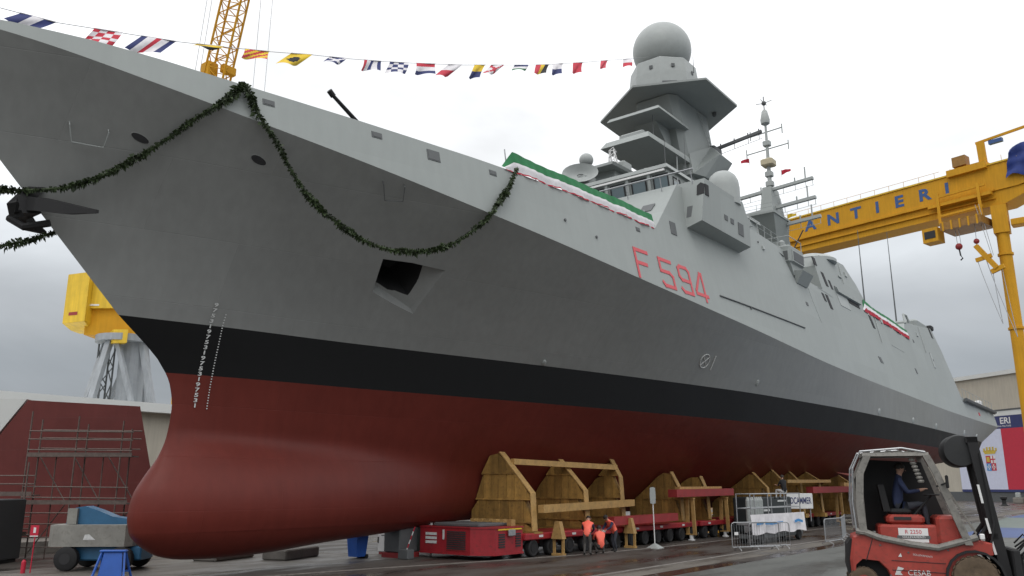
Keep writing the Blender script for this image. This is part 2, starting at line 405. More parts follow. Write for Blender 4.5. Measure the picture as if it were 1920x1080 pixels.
# ================================================================ the setting: ground
def ground_mat(name, col, col2, wet, scale=.25):
    m = bpy.data.materials.new(name); m.use_nodes = True
    n, l = m.node_tree.nodes, m.node_tree.links; b = n['Principled BSDF']
    tc = n.new('ShaderNodeTexCoord')
    mp = n.new('ShaderNodeMapping'); mp.inputs['Scale'].default_value = (.45, 1.5, 1); mp.inputs['Rotation'].default_value = (0, 0, R(4)); l.new(tc.outputs['Object'], mp.inputs[0])
    a = n.new('ShaderNodeTexNoise'); a.inputs['Scale'].default_value = scale; a.inputs['Detail'].default_value = 9; a.inputs['Roughness'].default_value = .65
    l.new(mp.outputs[0], a.inputs['Vector'])
    f = n.new('ShaderNodeTexNoise'); f.inputs['Scale'].default_value = 9; f.inputs['Detail'].default_value = 8; f.inputs['Roughness'].default_value = .75
    l.new(tc.outputs['Object'], f.inputs['Vector'])
    r1 = n.new('ShaderNodeMapRange'); r1.inputs['From Min'].default_value = .38; r1.inputs['From Max'].default_value = .62; l.new(a.outputs['Fac'], r1.inputs['Value'])
    mx = n.new('ShaderNodeMix'); mx.data_type = 'RGBA'; mx.inputs['A'].default_value = (*col, 1); mx.inputs['B'].default_value = (*col2, 1); l.new(r1.outputs[0], mx.inputs['Factor'])
    r2 = n.new('ShaderNodeMapRange'); r2.inputs['From Min'].default_value = .25; r2.inputs['From Max'].default_value = .75; r2.inputs['To Min'].default_value = .72; r2.inputs['To Max'].default_value = 1.28; l.new(f.outputs['Fac'], r2.inputs['Value'])
    m2 = n.new('ShaderNodeMix'); m2.data_type = 'RGBA'; m2.blend_type = 'MULTIPLY'; m2.inputs['Factor'].default_value = 1; l.new(mx.outputs['Result'], m2.inputs['A']); l.new(r2.outputs[0], m2.inputs['B'])
    l.new(m2.outputs['Result'], b.inputs['Base Color'])
    r3 = n.new('ShaderNodeMapRange'); r3.inputs['From Min'].default_value = .40; r3.inputs['From Max'].default_value = .58; r3.inputs['To Min'].default_value = wet; r3.inputs['To Max'].default_value = .75; l.new(a.outputs['Fac'], r3.inputs['Value'])
    l.new(r3.outputs[0], b.inputs['Roughness'])
    bp_ = n.new('ShaderNodeBump'); bp_.inputs['Strength'].default_value = .12; bp_.inputs['Distance'].default_value = .02; l.new(f.outputs['Fac'], bp_.inputs['Height']); l.new(bp_.outputs[0], b.inputs['Normal'])
    return m
M_GROUND = ground_mat('wet_yard_concrete', (.036, .030, .026), (.078, .067, .058), .10)
M_PAVE   = ground_mat('grey_pavement', (.088, .092, .086), (.125, .13, .122), .3, .2)
M_KERB   = ground_mat('pale_worn_concrete', (.10, .09, .078), (.16, .145, .125), .35, .6)
def sheet(name, poly, z, m, kind='structure'):
    o = MB().add([(x, y, z) for x, y in poly], [tuple(range(len(poly)))]).build(name, m)
    return tag(o, kind=kind)
sheet('ground', [(-2500,-2500),(2500,-2500),(2500,2500),(-2500,2500)], 0, M_GROUND)
sheet('pavement', [(-60,-400),(600,-400),(600,-13.0),(-60,-13.0)], .004, M_PAVE)
sheet('concrete_strip', [(-40,-12.15),(400,-12.15),(400,-11.0),(-40,-11.0)], .004, M_KERB)
sheet('concrete_apron', [(-30,1.6),(9,.2),(13.5,-.6),(15,1.5),(12,6),(-30,9)], .004, M_KERB)
# painted blue bands on the far pavement
M_BANDS = mat('blue_ground_paint', (.065, .105, .25), .6, var=.2, scale=.6)
M_BANDG = mat('green_ground_paint', (.15, .185, .17), .6, var=.15, scale=.6)
sheet('painted_ground_band', [(46,-15.5),(60,-15.5),(60,-60),(46,-60)], .008, M_BANDS)
sheet('painted_ground_band', [(60,-15.0),(84,-13.2),(84,-60),(60,-60)], .008, M_BANDG)
sheet('painted_ground_band', [(84,-13.2),(106,-13.2),(112,-60),(90,-60)], .0085, M_BANDS)
def rail(name, pts, label, r=.035):
    b = Vector((pts[0][0], pts[0][1], 0)); mb = MB()
    P = []
    for i, (x, y) in enumerate(pts):
        t = Vector(pts[min(i+1, len(pts)-1)]) - Vector(pts[max(i-1, 0)]); t.normalize(); q = Vector((-t.y, t.x))
        P.append([(x+q.x*a-b.x, y+q.y*a-b.y, z) for a, z in ((-.07, .002), (-.04, .03), (.04, .03), (.07, .002))])
    mb.loft(P, closed=False)
    o = mb.build(name, mat('worn_rail_steel', (.16, .145, .13), .5, .3, var=.3, scale=5)); o.location = b
    return tag(o, label, 'rail')
rail('ground_rail', [(2,-1.6),(6,-2.35),(9.6,-3.1),(14,-4.3),(19,-5.45),(24,-5.95),(32,-6.2),(120,-6.4)], 'steel rail set in the wet concrete beside the wheeled transporters')
rail('ground_rail', [(-20,-11.2),(30,-10.75),(150,-10.5)], 'steel rail in the pale concrete strip in front of the barriers')

# ================================================================ the frigate
ship = thing('frigate', 'grey frigate with red bottom, black waterline band and ball radome, propped on cradles', 'ship', (0, 0, SH))
def S(s, b, z): return (float(s), -float(b), float(z))
base_grid = np.concatenate([[0, .004, .015, .035, .065, .1, .15, .2], np.linspace(.25, 12, 48), np.linspace(12, 40, 57)[1:], np.linspace(40, 100, 61)[1:], np.linspace(100, 112, 25)[1:]])
def shell(name, fn, ts, m, smooth_angle=30, mirror=True):
    """closed solid from port rows fn(base,t), mirrored to starboard, capped top, bottom and stern"""
    rows = []
    for t in ts:
        s_, b_, z_ = fn(base_grid, np.full_like(base_grid, t)); rows.append((np.asarray(s_), np.asarray(b_), np.asarray(z_)))
    nB, nT = len(base_grid), len(ts); mb = MB(); V = []; idx = {}
    P = [[S(r[0][i], r[1][i], r[2][i]) for i in range(nB)] for r in rows]
    Q = [[S(r[0][i], -r[1][i], r[2][i]) for i in range(nB)] for r in rows]
    mb.grid(P); mb.grid(Q, True)
    for e in (0, nT-1):                       # caps
        mb.add(P[e]+Q[e], [(i, i+1, nB+i+1, nB+i) for i in range(nB-1)])
    mb.add([P[k][-1] for k in range(nT)]+[Q[k][-1] for k in range(nT)], [(k, k+1, nT+k+1, nT+k) for k in range(nT-1)])
    return mb.build(name, m, ship, smooth=False)
hull = shell('hull_side', flare, np.linspace(0, 1, 13), M_GREY)
boot_o = shell('boot_topping', boot, np.linspace(0, 1, 5), M_BLACK)
bottom = shell('red_bottom', under, np.linspace(0, 1, 30), M_RED)
for o_, l_ in ((boot_o, 'black boot topping band'), (bottom, 'dull red underwater hull'), (hull, 'grey flared hull side with shade in its colour')): o_['label'] = l_
# lower lobe of the bow bulb, below keel level
mb = MB(); rows = []
zz = np.concatenate([np.linspace(Z_KEEL, .35, 12), np.linspace(.35, .135, 8)[1:]])
SB_ = np.linspace(3.5, 24, 300); ZB_ = zbot(SB_)
P, Q = [], []
for z in zz:
    st = float(stem(z)); k = np.where(ZB_ < z)[0]; en = float(SB_[k[-1]]) if len(k) else st+.3
    u = np.linspace(0, 1, 60)**1.5; ss = st+(en-st)*u
    bb = bulb(ss, np.full_like(ss, z)); bb = np.maximum(bb, np.where((ss > st+.2) & (z > 1.0), .22, 0)); bb[0] = 0; bb[-1] = 0
    P.append([S(a, b, z) for a, b in zip(ss, bb)]); Q.append([S(a, -b, z) for a, b in zip(ss, bb)])
mb.grid(P); mb.grid(Q, True); mb.add(P[-1]+Q[-1], [(i, i+1, 61+i, 60+i) for i in range(59)])
bow_bulb = mb.build('bow_bulb', M_RED, ship)
def frame_at(base, t):
    """surface point, unit aft tangent, up tangent and outward normal of the flared side"""
    f = lambda b_, t_: Vector(S(*[float(q) for q in flare(b_, t_)]))
    p = f(base, t); a = (f(base+.05, t)-f(base-.05, t)).normalized(); u = (f(base, min(1, t+.01))-f(base, max(0, t-.01))).normalized()
    n_ = a.cross(u).normalized()
    if n_.y > 0: n_ = -n_
    return p, a, u, n_
def boolean_cut(o, cutter):
    md = o.modifiers.new('cut', 'BOOLEAN'); md.object = cutter; md.operation = 'DIFFERENCE'; md.solver = 'EXACT'; md.material_mode = 'TRANSFER'
    dg = bpy.context.evaluated_depsgraph_get(); me = bpy.data.meshes.new_from_object(o.evaluated_get(dg))
    o.modifiers.clear(); old = o.data
    if len(me.polygons) > len(old.polygons)*.9: o.data = me; bpy.data.meshes.remove(old)
    cm = cutter.data; bpy.data.objects.remove(cutter); bpy.data.meshes.remove(cm)
# port anchor pocket: deep at its upper forward corner, running out flush aft
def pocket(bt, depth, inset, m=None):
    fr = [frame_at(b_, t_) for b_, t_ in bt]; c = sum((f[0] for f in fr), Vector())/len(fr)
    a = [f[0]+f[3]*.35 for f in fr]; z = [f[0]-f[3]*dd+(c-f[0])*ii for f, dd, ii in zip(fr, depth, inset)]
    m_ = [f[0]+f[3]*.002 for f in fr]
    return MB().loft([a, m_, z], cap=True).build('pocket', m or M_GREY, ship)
boolean_cut(hull, pocket([(10.24,.532),(11.0,.555),(12.0,.565),(11.8,.45),(11.35,.34),(10.5,.335),(9.9,.37)], [2.8,2.8,2.2,1.8,2.0,2.4,2.8], [.35,.25,.5,.55,.5,.45,.4], mat('pocket_shade_black', (.022, .022, .023), .7)))  # black on the inner faces stands in for deep shade in the pocket
boolean_cut(hull, pocket([(10.2,.54),(11.3,.565),(12.65,.575),(12.1,.41),(11.5,.25),(10.6,.29),(9.8,.335)], [.9,.8,.05,.12,.2,.4,.5], [.1,.1,.05,.1,.12,.2,.2]))
for o_ in (hull, boot_o, bottom, bow_bulb): sharp(o_.data, 32)

# ---------------------------------------------------------------- upper side: tumblehome from the knuckle to the weather deck / superstructure top
def side_solid(name, sa, tops, m=M_DECKH, parent=ship, zb=None):
    """tops: [(s, z)] top edge; closed solid between knuckle and that edge"""
    ss = []
    for (a, _), (b_, _) in zip(tops, tops[1:]): ss += list(np.linspace(a, b_, max(2, int(abs(b_-a)/.8)+1)))[:-1]
    ss.append(tops[-1][0]); X = [q[0] for q in tops]; Zt = [q[1] for q in tops]
    rings = []
    for s_ in ss:
        zt = float(np.interp(s_, X, Zt)); z0 = float(zK(s_)) if zb is None else zb
        zt = max(zt, z0+.001); b0 = float(side_b(s_, z0)); b1 = float(side_b(s_, zt))
        rings.append([S(s_, b0, z0), S(s_, b1, zt), S(s_, -b1, zt), S(s_, -b0, z0)])
    o = MB().loft(rings, cap=True).build(name, m, parent); sharp(o.data, 20)
    return o
bow_edge = [(-7.9, 16.12), (-5, 16.16), (-3, 16.12), (0, 15.94), (4, 15.8), (9, 15.66), (14, 15.62), (23.6, 15.62)]
side_solid('forecastle_side', 0, bow_edge)
side_solid('bridge_block', 0, [(23.6, 15.62), (27.45, 19.3), (36, 19.15), (43.6, 18.9)])
side_solid('midship_house', 0, [(43.6, 17.35), (50.2, 17.3)])
side_solid('hangar_block', 0, [(50.2, 19.3), (50.9, 20.2), (52.2, 20.6), (55.5, 21.15), (59.2, 21.3), (61.6, 19.9), (63.0, 18.5)])
side_solid('aft_superstructure', 0, [(63.0, 18.45), (76.5, 18.15), (77.5, 18.9), (80, 19.3), (86, 19.9), (92.4, 20.6), (94.6, 18.2), (97.2, 13.15)])
side_solid('flight_deck_side', 0, [(97.2, 12.9), (119.9, 12.6)])
# hull furniture on the upper side
def side_pt(s_, z_, out=.0):
    b_ = float(side_b(s_, z_)); return Vector(S(s_, b_, z_)) + Vector((0, -1, .196)).normalized()*out
def side_patch(mb, s0, s1, z0, z1, out=.02, skew=0., n=2):
    """raised panel lying on the upper side; skew shifts the top aft"""
    P = []
    for i in range(n+1):
        s_ = s0+(s1-s0)*i/n
        P.append([side_pt(s_, z0, -.02), side_pt(s_, z0, out), side_pt(s_+skew, z1, out), side_pt(s_+skew, z1, -.02)])
    mb.loft(P, cap=True)
    return mb
for (s0, s1, z0, z1) in ((2.0, 2.4, 15.33, 15.55), (6.0, 6.42, 15.22, 15.46), (8.35, 8.92, 14.93, 15.38), (11.4, 11.78, 15.1, 15.32), (21.6, 21.95, 14.98, 15.2)):
    o = side_patch(MB(), s0, s1, z0, z1).build('freeing_port', M_DGREY, ship)
    side_patch(MB(), s0+.05, s1-.05, z0+.04, z1-.04, .03).build('louvre', M_DGREY, o)
side_patch(MB(), 25.25, 25.85, 15.72, 16.48, .03, .1).build('ventilation_grille', M_DGREY, ship)
for s_, z_ in ((15.72, 14.08), (17.88, 13.76), (33.5, 12.9), (38.1, 18.3)):
    MB().cyl(side_pt(s_, z_, -.05), side_pt(s_, z_, .06), .07, 10).build('drain_outlet', M_DGREY, ship)
for (s0, s1, z0, z1, sk) in ((49.9, 50.35, 16.35, 16.95, -.3), (50.9, 51.5, 15.9, 17.0, -.4), (50.0, 50.7, 19.35, 20.0, -.1), (51.6, 52.2, 17.9, 19.0, -.4), (52.9, 53.35, 17.9, 18.6, -.25), (54.0, 54.4, 18.0, 18.35, -.1), (62.9, 63.6, 16.2, 17.3, -.5), (91.0, 91.9, 19.3, 20.5, -.5), (78.9, 79.4, 17.1, 17.4, 0), (75.2, 75.7, 13.4, 13.9, -.2), (61.6, 62.4, 12.9, 13.4, -.4), (44.8, 45.2, 15.1, 15.35, 0)):
    side_patch(MB(), s0, s1, z0, z1, .03, sk).build('side_opening', M_HOLE if z1-z0 > .5 else M_DGREY, ship)
# boat bay recess and its overhanging lintel
mb = MB(); side_patch(mb, 54.2, 56.9, 16.75, 17.75, .03, -.3); mb.build('boat_bay_shutter', M_LGREY, ship)
mb = MB(); side_patch(mb, 54.0, 60.4, 17.8, 18.15, .22, -.2); mb.build('boat_bay_lintel', M_DECKH, ship)
mb = MB(); side_patch(mb, 57.2, 60.2, 17.45, 17.78, .03, -.2); mb.build('boat_bay_gap', M_HOLE, ship)
# long fender rubbing strip and hatch seams
mb = MB(); mb.tube([side_pt(s_, 12.96+.011*(s_-29.4), .03) for s_ in np.linspace(29.4, 42.8, 20)], .045, 6); mb.build('rubbing_strip', M_DGREY, ship)
for pts in ([(46.3, 17.2), (46.6, 15.8), (47.2, 14.2)], [(49.0, 17.25), (50.8, 17.2), (52.4, 17.1)], [(68, 15.3), (72.5, 15.2)]):
    MB().tube([side_pt(a, b_, .004) for a, b_ in pts], .022, 5).build('weld_seam', M_LGREY, ship)
# pennant number F 594
def strokes(mb, lines, s0, z0, w, h, th, hi=.012):
    for ln in lines:
        for (x0, y0), (x1, y1) in zip(ln, ln[1:]):
            a = side_pt(s0+x0*w, z0+y0*h, hi); b_ = side_pt(s0+x1*w, z0+y1*h, hi)
            t = (b_-a).normalized(); nn = Vector((0, -1, .196)).normalized(); q = t.cross(nn)*th/2
            a2, b2 = a-t*th/2, b_+t*th/2
            mb.prism([a2-q, b2-q, b2+q, a2+q], nn*.012)
GL = {'F': [[(0,0),(0,1),(1,1)], [(0,.52),(.8,.52)]],
      '5': [[(1,1),(0,1),(0,.55),(.75,.55),(1,.42),(1,0),(.15,0),(0,.1)]],
      '9': [[(1,.47),(.2,.47),(0,.6),(0,.9),(.2,1),(.8,1),(1,.88),(1,0),(.2,0),(0,.1)]],
      '4': [[(.85,-.08),(.85,1),(.7,1),(0,.25),(0,.12),(1.1,.12)]]}
for ch, s0 in (('F', 20.95), ('5', 23.15), ('9', 25.0), ('4', 26.6)):
    mb = MB(); strokes(mb, GL[ch], s0, 12.42 if ch != 'F' else 12.46, 1.1, 1.42, .195); mb.build('pennant_number', M_REDMK, ship)
# ---------------------------------------------------------------- marks and fittings on the flared side
def on_flare(mb, fn, strokes_):
    for a, b_ in strokes_: fn(a, b_)
def flare_rod(mb, bts, r, out):
    mb.tube([frame_at(b_, t_)[0]+frame_at(b_, t_)[3]*oo for (b_, t_), oo in zip(bts, out)], r, 6)
mb = MB(); flare_rod(mb, [(2.05,.735),(2.05,.73),(1.87,.664),(2.54,.677),(2.84,.742),(2.84,.75)], .022, [0,.18,.18,.18,.18,0]); mb.build('hand_rung', M_LGREY, ship)
mb = MB(); flare_rod(mb, [(10.01,.945),(10.01,.94),(10.09,.862),(10.68,.89),(10.68,.965),(10.68,.97)], .018, [0,.16,.16,.16,.16,0]); mb.build('hand_rung', M_DGREY, ship)
for b_, t_ in ((3.51, .757), (6.43, .835)):
    p, a, u, n_ = frame_at(b_, t_); mb = MB(); ring = []
    prof = [(.23, .0), (.225, .01), (.215, .012), (.21, .006), (.15, .005)]
    rr = [[p+(a*math.cos(k*math.pi/10)*1.25+u*math.sin(k*math.pi/10)*.8)*q+n_*hh for k in range(20)] for q, hh in prof]
    f_ = MB().loft(rr[:4]).build('fairlead', M_GREY, ship); sharp(f_.data, 40)
    MB().loft([rr[3], [p+n_*.012]*20]).build('fairlead_throat', M_HOLE, f_)
for b_, t_ in ((18.6, .03), (36.4, .188), (58.9, .13), (69.9, .108), (79.6, .113), (95, .16), (104, .2)):
    p, a, u, n_ = frame_at(b_, t_); k = .8+b_/60
    MB().loft([[p+(a*math.cos(i*math.pi/6)*.11+u*math.sin(i*math.pi/6)*.16)*k*q+n_*hh+u*.1*(1-q)*k for i in range(12)] for q, hh in ((1, -.01), (.8, .06), (.35, .1))], cap=True).build('overboard_discharge', M_LGREY, ship)
# load-line disc
p, a, u, n_ = frame_at(30.2, .356)
mb = MB(); rg = [p+n_*.02+(a*math.cos(k*math.pi/12)+u*math.sin(k*math.pi/12))*.42 for k in range(25)]
mb.tube(rg, .03, 5); mb.tube([p+n_*.02-a*.3-u*.3, p+n_*.02+a*.3+u*.3], .03, 5); mb.tube([p+n_*.02+a*.3-u*.3, p+n_*.02-a*.3+u*.3], .03, 5)
mb.tube([p+n_*.02+a*.85-u*.45, p+n_*.02+a*.85+u*.45], .035, 5); mb.build('load_line_mark', M_MARK, ship)
# draught marks near the stem: a column of figures and a column of ticks
def hull_pt(z, base):
    if z >= Z_T:
        t = (z-Z_T)/(float(flare(base, 1.)[2])-Z_T); return Vector(S(*[float(q) for q in flare(base, t)]))
    if z >= Z_B: return Vector(S(*[float(q) for q in boot(base, (Z_T-z)/(Z_T-Z_B))]))
    return Vector(S(*[float(q) for q in under(base, (Z_B-z)/(Z_B-Z_KEEL))]))
mb = MB(); nout = Vector((-.35, -.94, -.1)).normalized()
def at_station(s_, z):
    """hull point at station s_ and height z"""
    lo, hi = 0., 12.
    for _ in range(30):
        m_ = (lo+hi)/2
        if hull_pt(z, m_).x < s_: lo = m_
        else: hi = m_
    return hull_pt(z, lo)
for k in range(20):
    z = 5.32+k*.186; o_ = at_station(2.98, z)+nout*.03
    uu = (at_station(3.2, z)-at_station(2.98, z)).normalized(); vv = (at_station(2.98, z+.15)-at_station(2.98, z)).normalized()
    lettering(mb, '97531'[::-1][k % 5], .19, o_, uu*1.6, vv, 0, .03)
for k in range(36):
    z = 5.28+k*.095; o_ = at_station(3.38, z)+nout*.03
    uu = (at_station(3.5, z)-at_station(3.38, z)).normalized(); vv = (at_station(3.38, z+.1)-at_station(3.38, z)).normalized()
    mb.add([o_, o_+uu*.045, o_+uu*.045+vv*.04, o_+vv*.04], [(0, 1, 2, 3)])
tag(mb.build('draught_marks', M_MARK, ship, fix=False), kind='stuff')
# bilge keel fin seen aft under the hull
mb = MB(); mb.loft([[S(s_, b_, z_), S(s_, b_+.05, z_), S(s_+.2, b_+w_, z_-w_*.55), S(s_+.2, b_+w_-.05, z_-w_*.55)] for s_, b_, z_, w_ in ((50, 7.55, 3.6, .05), (53, 7.7, 3.55, .7), (60, 7.95, 3.5, .9), (72, 7.8, 3.6, .8))], cap=True); mb.build('bilge_keel', M_RED, ship)
# ---------------------------------------------------------------- bridge and superstructure
def sym(pts): return [(s_, -b_) for s_, b_ in pts]+[(s_, b_) for s_, b_ in reversed(pts)]   # (s,b) port list -> closed plan polygon in XY
def block(name, p0, z0, p1, z1, m=M_DECKH, parent=None):
    return MB().frus(sym(p0), z0, sym(p1), z1).build(name, m, parent or ship)
# inclined window house
bridge = block('bridge_house', [(28.25, 6.3), (42, 6.3)], 19.28, [(27.95, 6.25), (42, 6.1)], 20.7)
MB().frus(sym([(27.8, 6.42), (42.1, 6.3)]), 20.68, sym([(27.85, 6.35), (42.1, 6.25)]), 20.92).build('bridge_roof', M_LGREY, bridge)
def pane(o, u, v, w, h, n_, parent, name='bridge_window'):
    """framed window lying on a wall: o lower-left corner, u,v unit axes, n_ outward"""
    o, u, v, n_ = Vector(o), Vector(u), Vector(v), Vector(n_)
    fr = MB(); t = .07
    for a, b_, c_, d_ in ((0, w, 0, t), (0, w, h-t, h), (0, t, t, h-t), (w-t, w, t, h-t)):
        fr.prism([o+u*a+v*c_, o+u*b_+v*c_, o+u*b_+v*d_, o+u*a+v*d_], n_*.06)
    f = fr.build(name, M_HOLE, parent)
    g = [o+u*t+v*t, o+u*(w-t)+v*t, o+u*(w-t)+v*(h-t), o+u*t+v*(h-t)]
    MB().prism([q+n_*.004 for q in g], n_*.02).build('glass', M_GLASS, f)
    return f
fn = Vector((-1, 0, -.2)).normalized(); fv = Vector((-.21, 0, 1)).normalized()
for k in range(-4, 5):
    bb = k*1.46
    pane((28.205, -bb-.5, 19.5), (0, 1, 0), fv, 1.0, .92, fn, bridge)
for i, s_ in enumerate((28.75, 30.15, 31.6)):
    pane((s_, -6.29, 19.6), (1, 0, 0), (0, .1, 1), .95, .8, (0, -1, .1), bridge)
    pane((s_, 6.29, 19.6), (1, 0, 0), (0, -.1, 1), .95, .8, (0, 1, .1), bridge)
# mullion fins and white visor strip between the windows
for k in range(-4, 4):
    bb = (k+.5)*1.46
    MB().prism([(28.2, -bb-.09, 19.45), (28.2, -bb+.09, 19.45), (27.98, -bb+.09, 20.62), (27.98, -bb-.09, 20.62)], (-.12, 0, 0)).build('mullion', M_LGREY, bridge)
MB().box(27.80, 27.92, -6.2, 6.2, 20.5, 20.62).build('window_visor', M_WHITE, bridge)
# rails along the bridge front gallery
mb = MB(); mb.tube([S(26.85, 8.45, 19.75), S(26.85, -8.0, 19.75)], .05, 6)
for b_ in (8.3, 6.4, 4.2, 2, -.2, -2.4, -4.6): mb.tube([S(26.85, b_, 19.75), S(27.05, b_, 18.9)], .03, 5)
mb.build('gallery_rail', M_STEEL, ship)
mb = MB()
for b_, s_ in ((6.35, 28.9), (6.35, 29.9), (6.35, 30.7)): mb.tube([S(s_, b_+.15, 19.3), S(s_, b_+.15, 20.3)], .025, 5)
mb.build('wing_stanchions', M_STEEL, ship)
# louvre plate on the raked front
fu, fvv = Vector((0, 1, 0)), Vector((.69, 0, .72)).normalized()
o_ = Vector((25.3, -6.6, 17.25))
MB().prism([o_, o_+fu*.75, o_+fu*.75+fvv*.75, o_+fvv*.75], (-.03, 0, .03)).build('ventilation_grille', M_DGREY, ship)
# bridge wings (sponsons), port and starboard
for sg, nm in ((1, 'port'), (-1, 'starboard')):
    bi0, bi1 = 7.3, 6.4
    mb = MB()
    prof = [(27.35, 16.85), (34.15, 16.85), (34.15, 18.25), (33.3, 19.5), (28.0, 19.5)]
    outer = [(s_, sg*8.6, z_) for s_, z_ in prof]; inner = [(s_+.0, sg*(7.4 if z_ < 18 else 6.7), z_-(.35 if z_ < 17 else 0)) for s_, z_ in prof]
    mb.loft([[S(*q) for q in outer], [S(*q) for q in inner]], cap=True)
    wing = mb.build('bridge_wing', M_DECKH, ship)
    mb = MB(); mb.rev([(.98, 19.2), (.98, 20.35), (.93, 20.75), (.78, 21.1), (.52, 21.35), (.22, 21.46), (.01, 21.48)], c=(32.5, -sg*7.75, 0), n=28)
    d_ = mb.build('satcom_radome', M_LGREY, wing, smooth=True, angle=50)
    yo = lambda b_: -sg*b_
    def wp(s0, s1, z0, z1, mm, nm2):
        y = yo(8.6); MB().box(s0, s1, min(y, y-sg*.03), max(y, y-sg*.03), z0, z1).build(nm2, mm, wing)
    wp(30.42, 30.86, 17.68, 17.98, M_DGREY, 'vent_panel'); wp(31.28, 31.72, 17.68, 17.98, M_DGREY, 'vent_panel'); wp(32.35, 33.1, 17.25, 18.0, M_DGREY, 'vent_panel')
    y0, y1 = sorted((yo(7.62), yo(8.28)))
    MB().prism([(27.52, y0, 17.22), (27.52, y1, 17.22), (27.70, y1, 17.97), (27.70, y0, 17.97)], (-.03, 0, 0)).build('vent_panel', M_DGREY, wing)
    y0, y1 = sorted((yo(8.18), yo(8.63)))
    MB().prism([(27.80, y0, 18.5), (27.80, y1, 18.5), (27.90, y1, 19.1), (27.92, (y0+y1)/2, 19.25), (27.90, y0, 19.1)], (-.05, 0, 0)).build('lamp_recess', M_HOLE, wing)
    y0, y1 = sorted((yo(8.605), yo(8.635)))
    MB().box(27.95, 28.4, y0, y1, 18.5, 19.15).build('lamp_recess', M_HOLE, wing)
    mb = MB(); mb.prism([S(33.3, sg*8.3, 19.5), S(35.6, sg*8.3, 18.6), S(33.9, sg*8.3, 18.2)], (0, sg*1.4, 0)); mb.build('wing_fairing', M_DECKH, wing)
# forward deckhouse on the bridge roof with small radar platform
fh = block('forward_deckhouse', [(30.2, 1.5), (36, 1.6)], 20.9, [(30.5, 1.3), (36, 1.4)], 22.6)
MB().frus(sym([(29.5, 1.7), (32.3, 1.8)]), 22.55, sym([(29.5, 1.8), (32.3, 1.9)]), 22.72).build('radar_platform', M_LGREY, fh)
MB().sph((30.1, .6, 23.55), .47).build('tracker_radome', M_LGREY, fh, smooth=True, angle=60)
MB().rev([(.3, 22.7), (.3, 23.1), (.22, 23.25)], c=(30.1, .6, 0), n=14).build('tracker_pedestal', M_DGREY, fh)
mb = MB()
for (a, b_) in (((30.2, -1.0), (30.5, -1.0)), ((30.2, -1.5), (30.5, -1.3)), ((30.7, -1.0), (30.5, -1.0)), ((30.7, -1.5), (30.5, -1.3))): mb.tube([(*a, 22.7), (*b_, 24.0)], .05, 5)
for z_ in (23.0, 23.4, 23.8): mb.tube([(30.25, -1.05, z_), (30.25, -1.4, z_+.2), (30.65, -1.4, z_), (30.65, -1.05, z_+.2), (30.25, -1.05, z_)], .035, 5)
mb.build('lattice_post', M_WHITE, fh)
MB().cham(31.0, 32.0, -1.75, -1.15, 22.72, 23.3, .08).build('equipment_locker', M_LGREY, fh)
# fire-control director dish forward of the bridge
fc = MB().rev([(.55, 19.3), (.5, 20.4), (.38, 20.9)], c=(28.9, .0, 0), n=16).build('director_pedestal', M_LGREY, ship)
mb = MB(); cx = Vector((28.3, -.1, 21.75)); ax = Vector((-.80, -.45, .25)).normalized(); uu = ax.cross(Vector((0, 0, 1))).normalized(); vv = uu.cross(ax)
rings = []
for r_, h in ((1.0, .35), (.95, .33), (.6, .08), (.2, 0), (.2, -.12), (.62, -.08), (1.0, .29)):
    rings.append([cx+ax*h+(uu*math.cos(k*math.pi/10)*1.15+vv*math.sin(k*math.pi/10)*.72)*r_ for k in range(20)])
mb.loft(rings); mb.build('director_dish', M_LGREY, fc, smooth=True, angle=50)
MB().cham(28.4, 29.5, -.55, .55, 20.8, 21.9, .12).build('director_housing', M_LGREY, fc)
# dark overhanging flag deck on the tower front
pl = MB().frus(sym([(34.1, 1.95), (44.5, 1.95)]), 26.0, sym([(34.5, 1.7), (44.5, 1.9)]), 26.55).build('overhang_platform', M_DECKH, ship)
MB().cham(34.9, 36.4, -1.1, .9, 26.5, 27.05, .1).build('sensor_housing', M_LGREY, pl)
mb = MB(); mb.tube([S(35.2, -1.9, 26.0), S(35.2, -1.9, 20.9)], .04, 6); mb.tube([S(38.5, 1.8, 26.0), S(38.5, 1.8, 20.9)], .05, 6); mb.build('platform_strut', M_LGREY, pl)
tower = block('mast_tower', [(41.6, 1.6), (42.2, 2.0), (47.0, 2.0), (47.6, 1.6)], 20.5, [(38.6, 1.35), (39.2, 1.75), (44.2, 1.75), (44.8, 1.35)], 31.1)
block('tower_skirt', [(42.0, 2.4), (42.6, 3.0), (47.5, 3.0), (48.6, 2.4)], 20.5, [(42.0, 2.1), (42.6, 2.5), (46.8, 2.5), (48, 2.1)], 24.9, parent=tower)
for sg in (1, -1):
    A, B_, C_, F_, G_, H_, D_, E_ = (40.4, 1.9, 26.8), (44.25, 2.0, 28.6), (42.55, 3.4, 27.04), (44.8, 3.4, 27.0), (44.5, 3.0, 26.2), (42.8, 2.6, 25.16), (41.5, 2.6, 25.1), (40.3, 2.2, 25.1)
    q = [S(a, sg*b_, z) for a, b_, z in (A, B_, C_, F_, G_, H_, D_, E_, (40.6, .4, 26.8), (46.8, .4, 28.4), (46.8, 1.6, 27.4), (45.8, .4, 25.1), (40.3, .4, 25.1))]
    MB().add(q, [(0, 1, 2, 6, 7), (2, 3, 4, 5, 6), (1, 10, 3, 2), (0, 8, 9, 1), (1, 9, 10), (3, 10, 4), (4, 10, 11, 5), (5, 11, 12, 7, 6), (7, 12, 8, 0), (8, 12, 11, 9), (9, 11, 10)]).build('sensor_sponson', M_DECKH, tower)
p2_ = MB().frus(sym([(35.4, 2.15), (40.2, 2.1)]), 28.55, sym([(35.6, 2.0), (40.2, 2.0)]), 28.85).build('upper_platform', M_DECKH, tower)
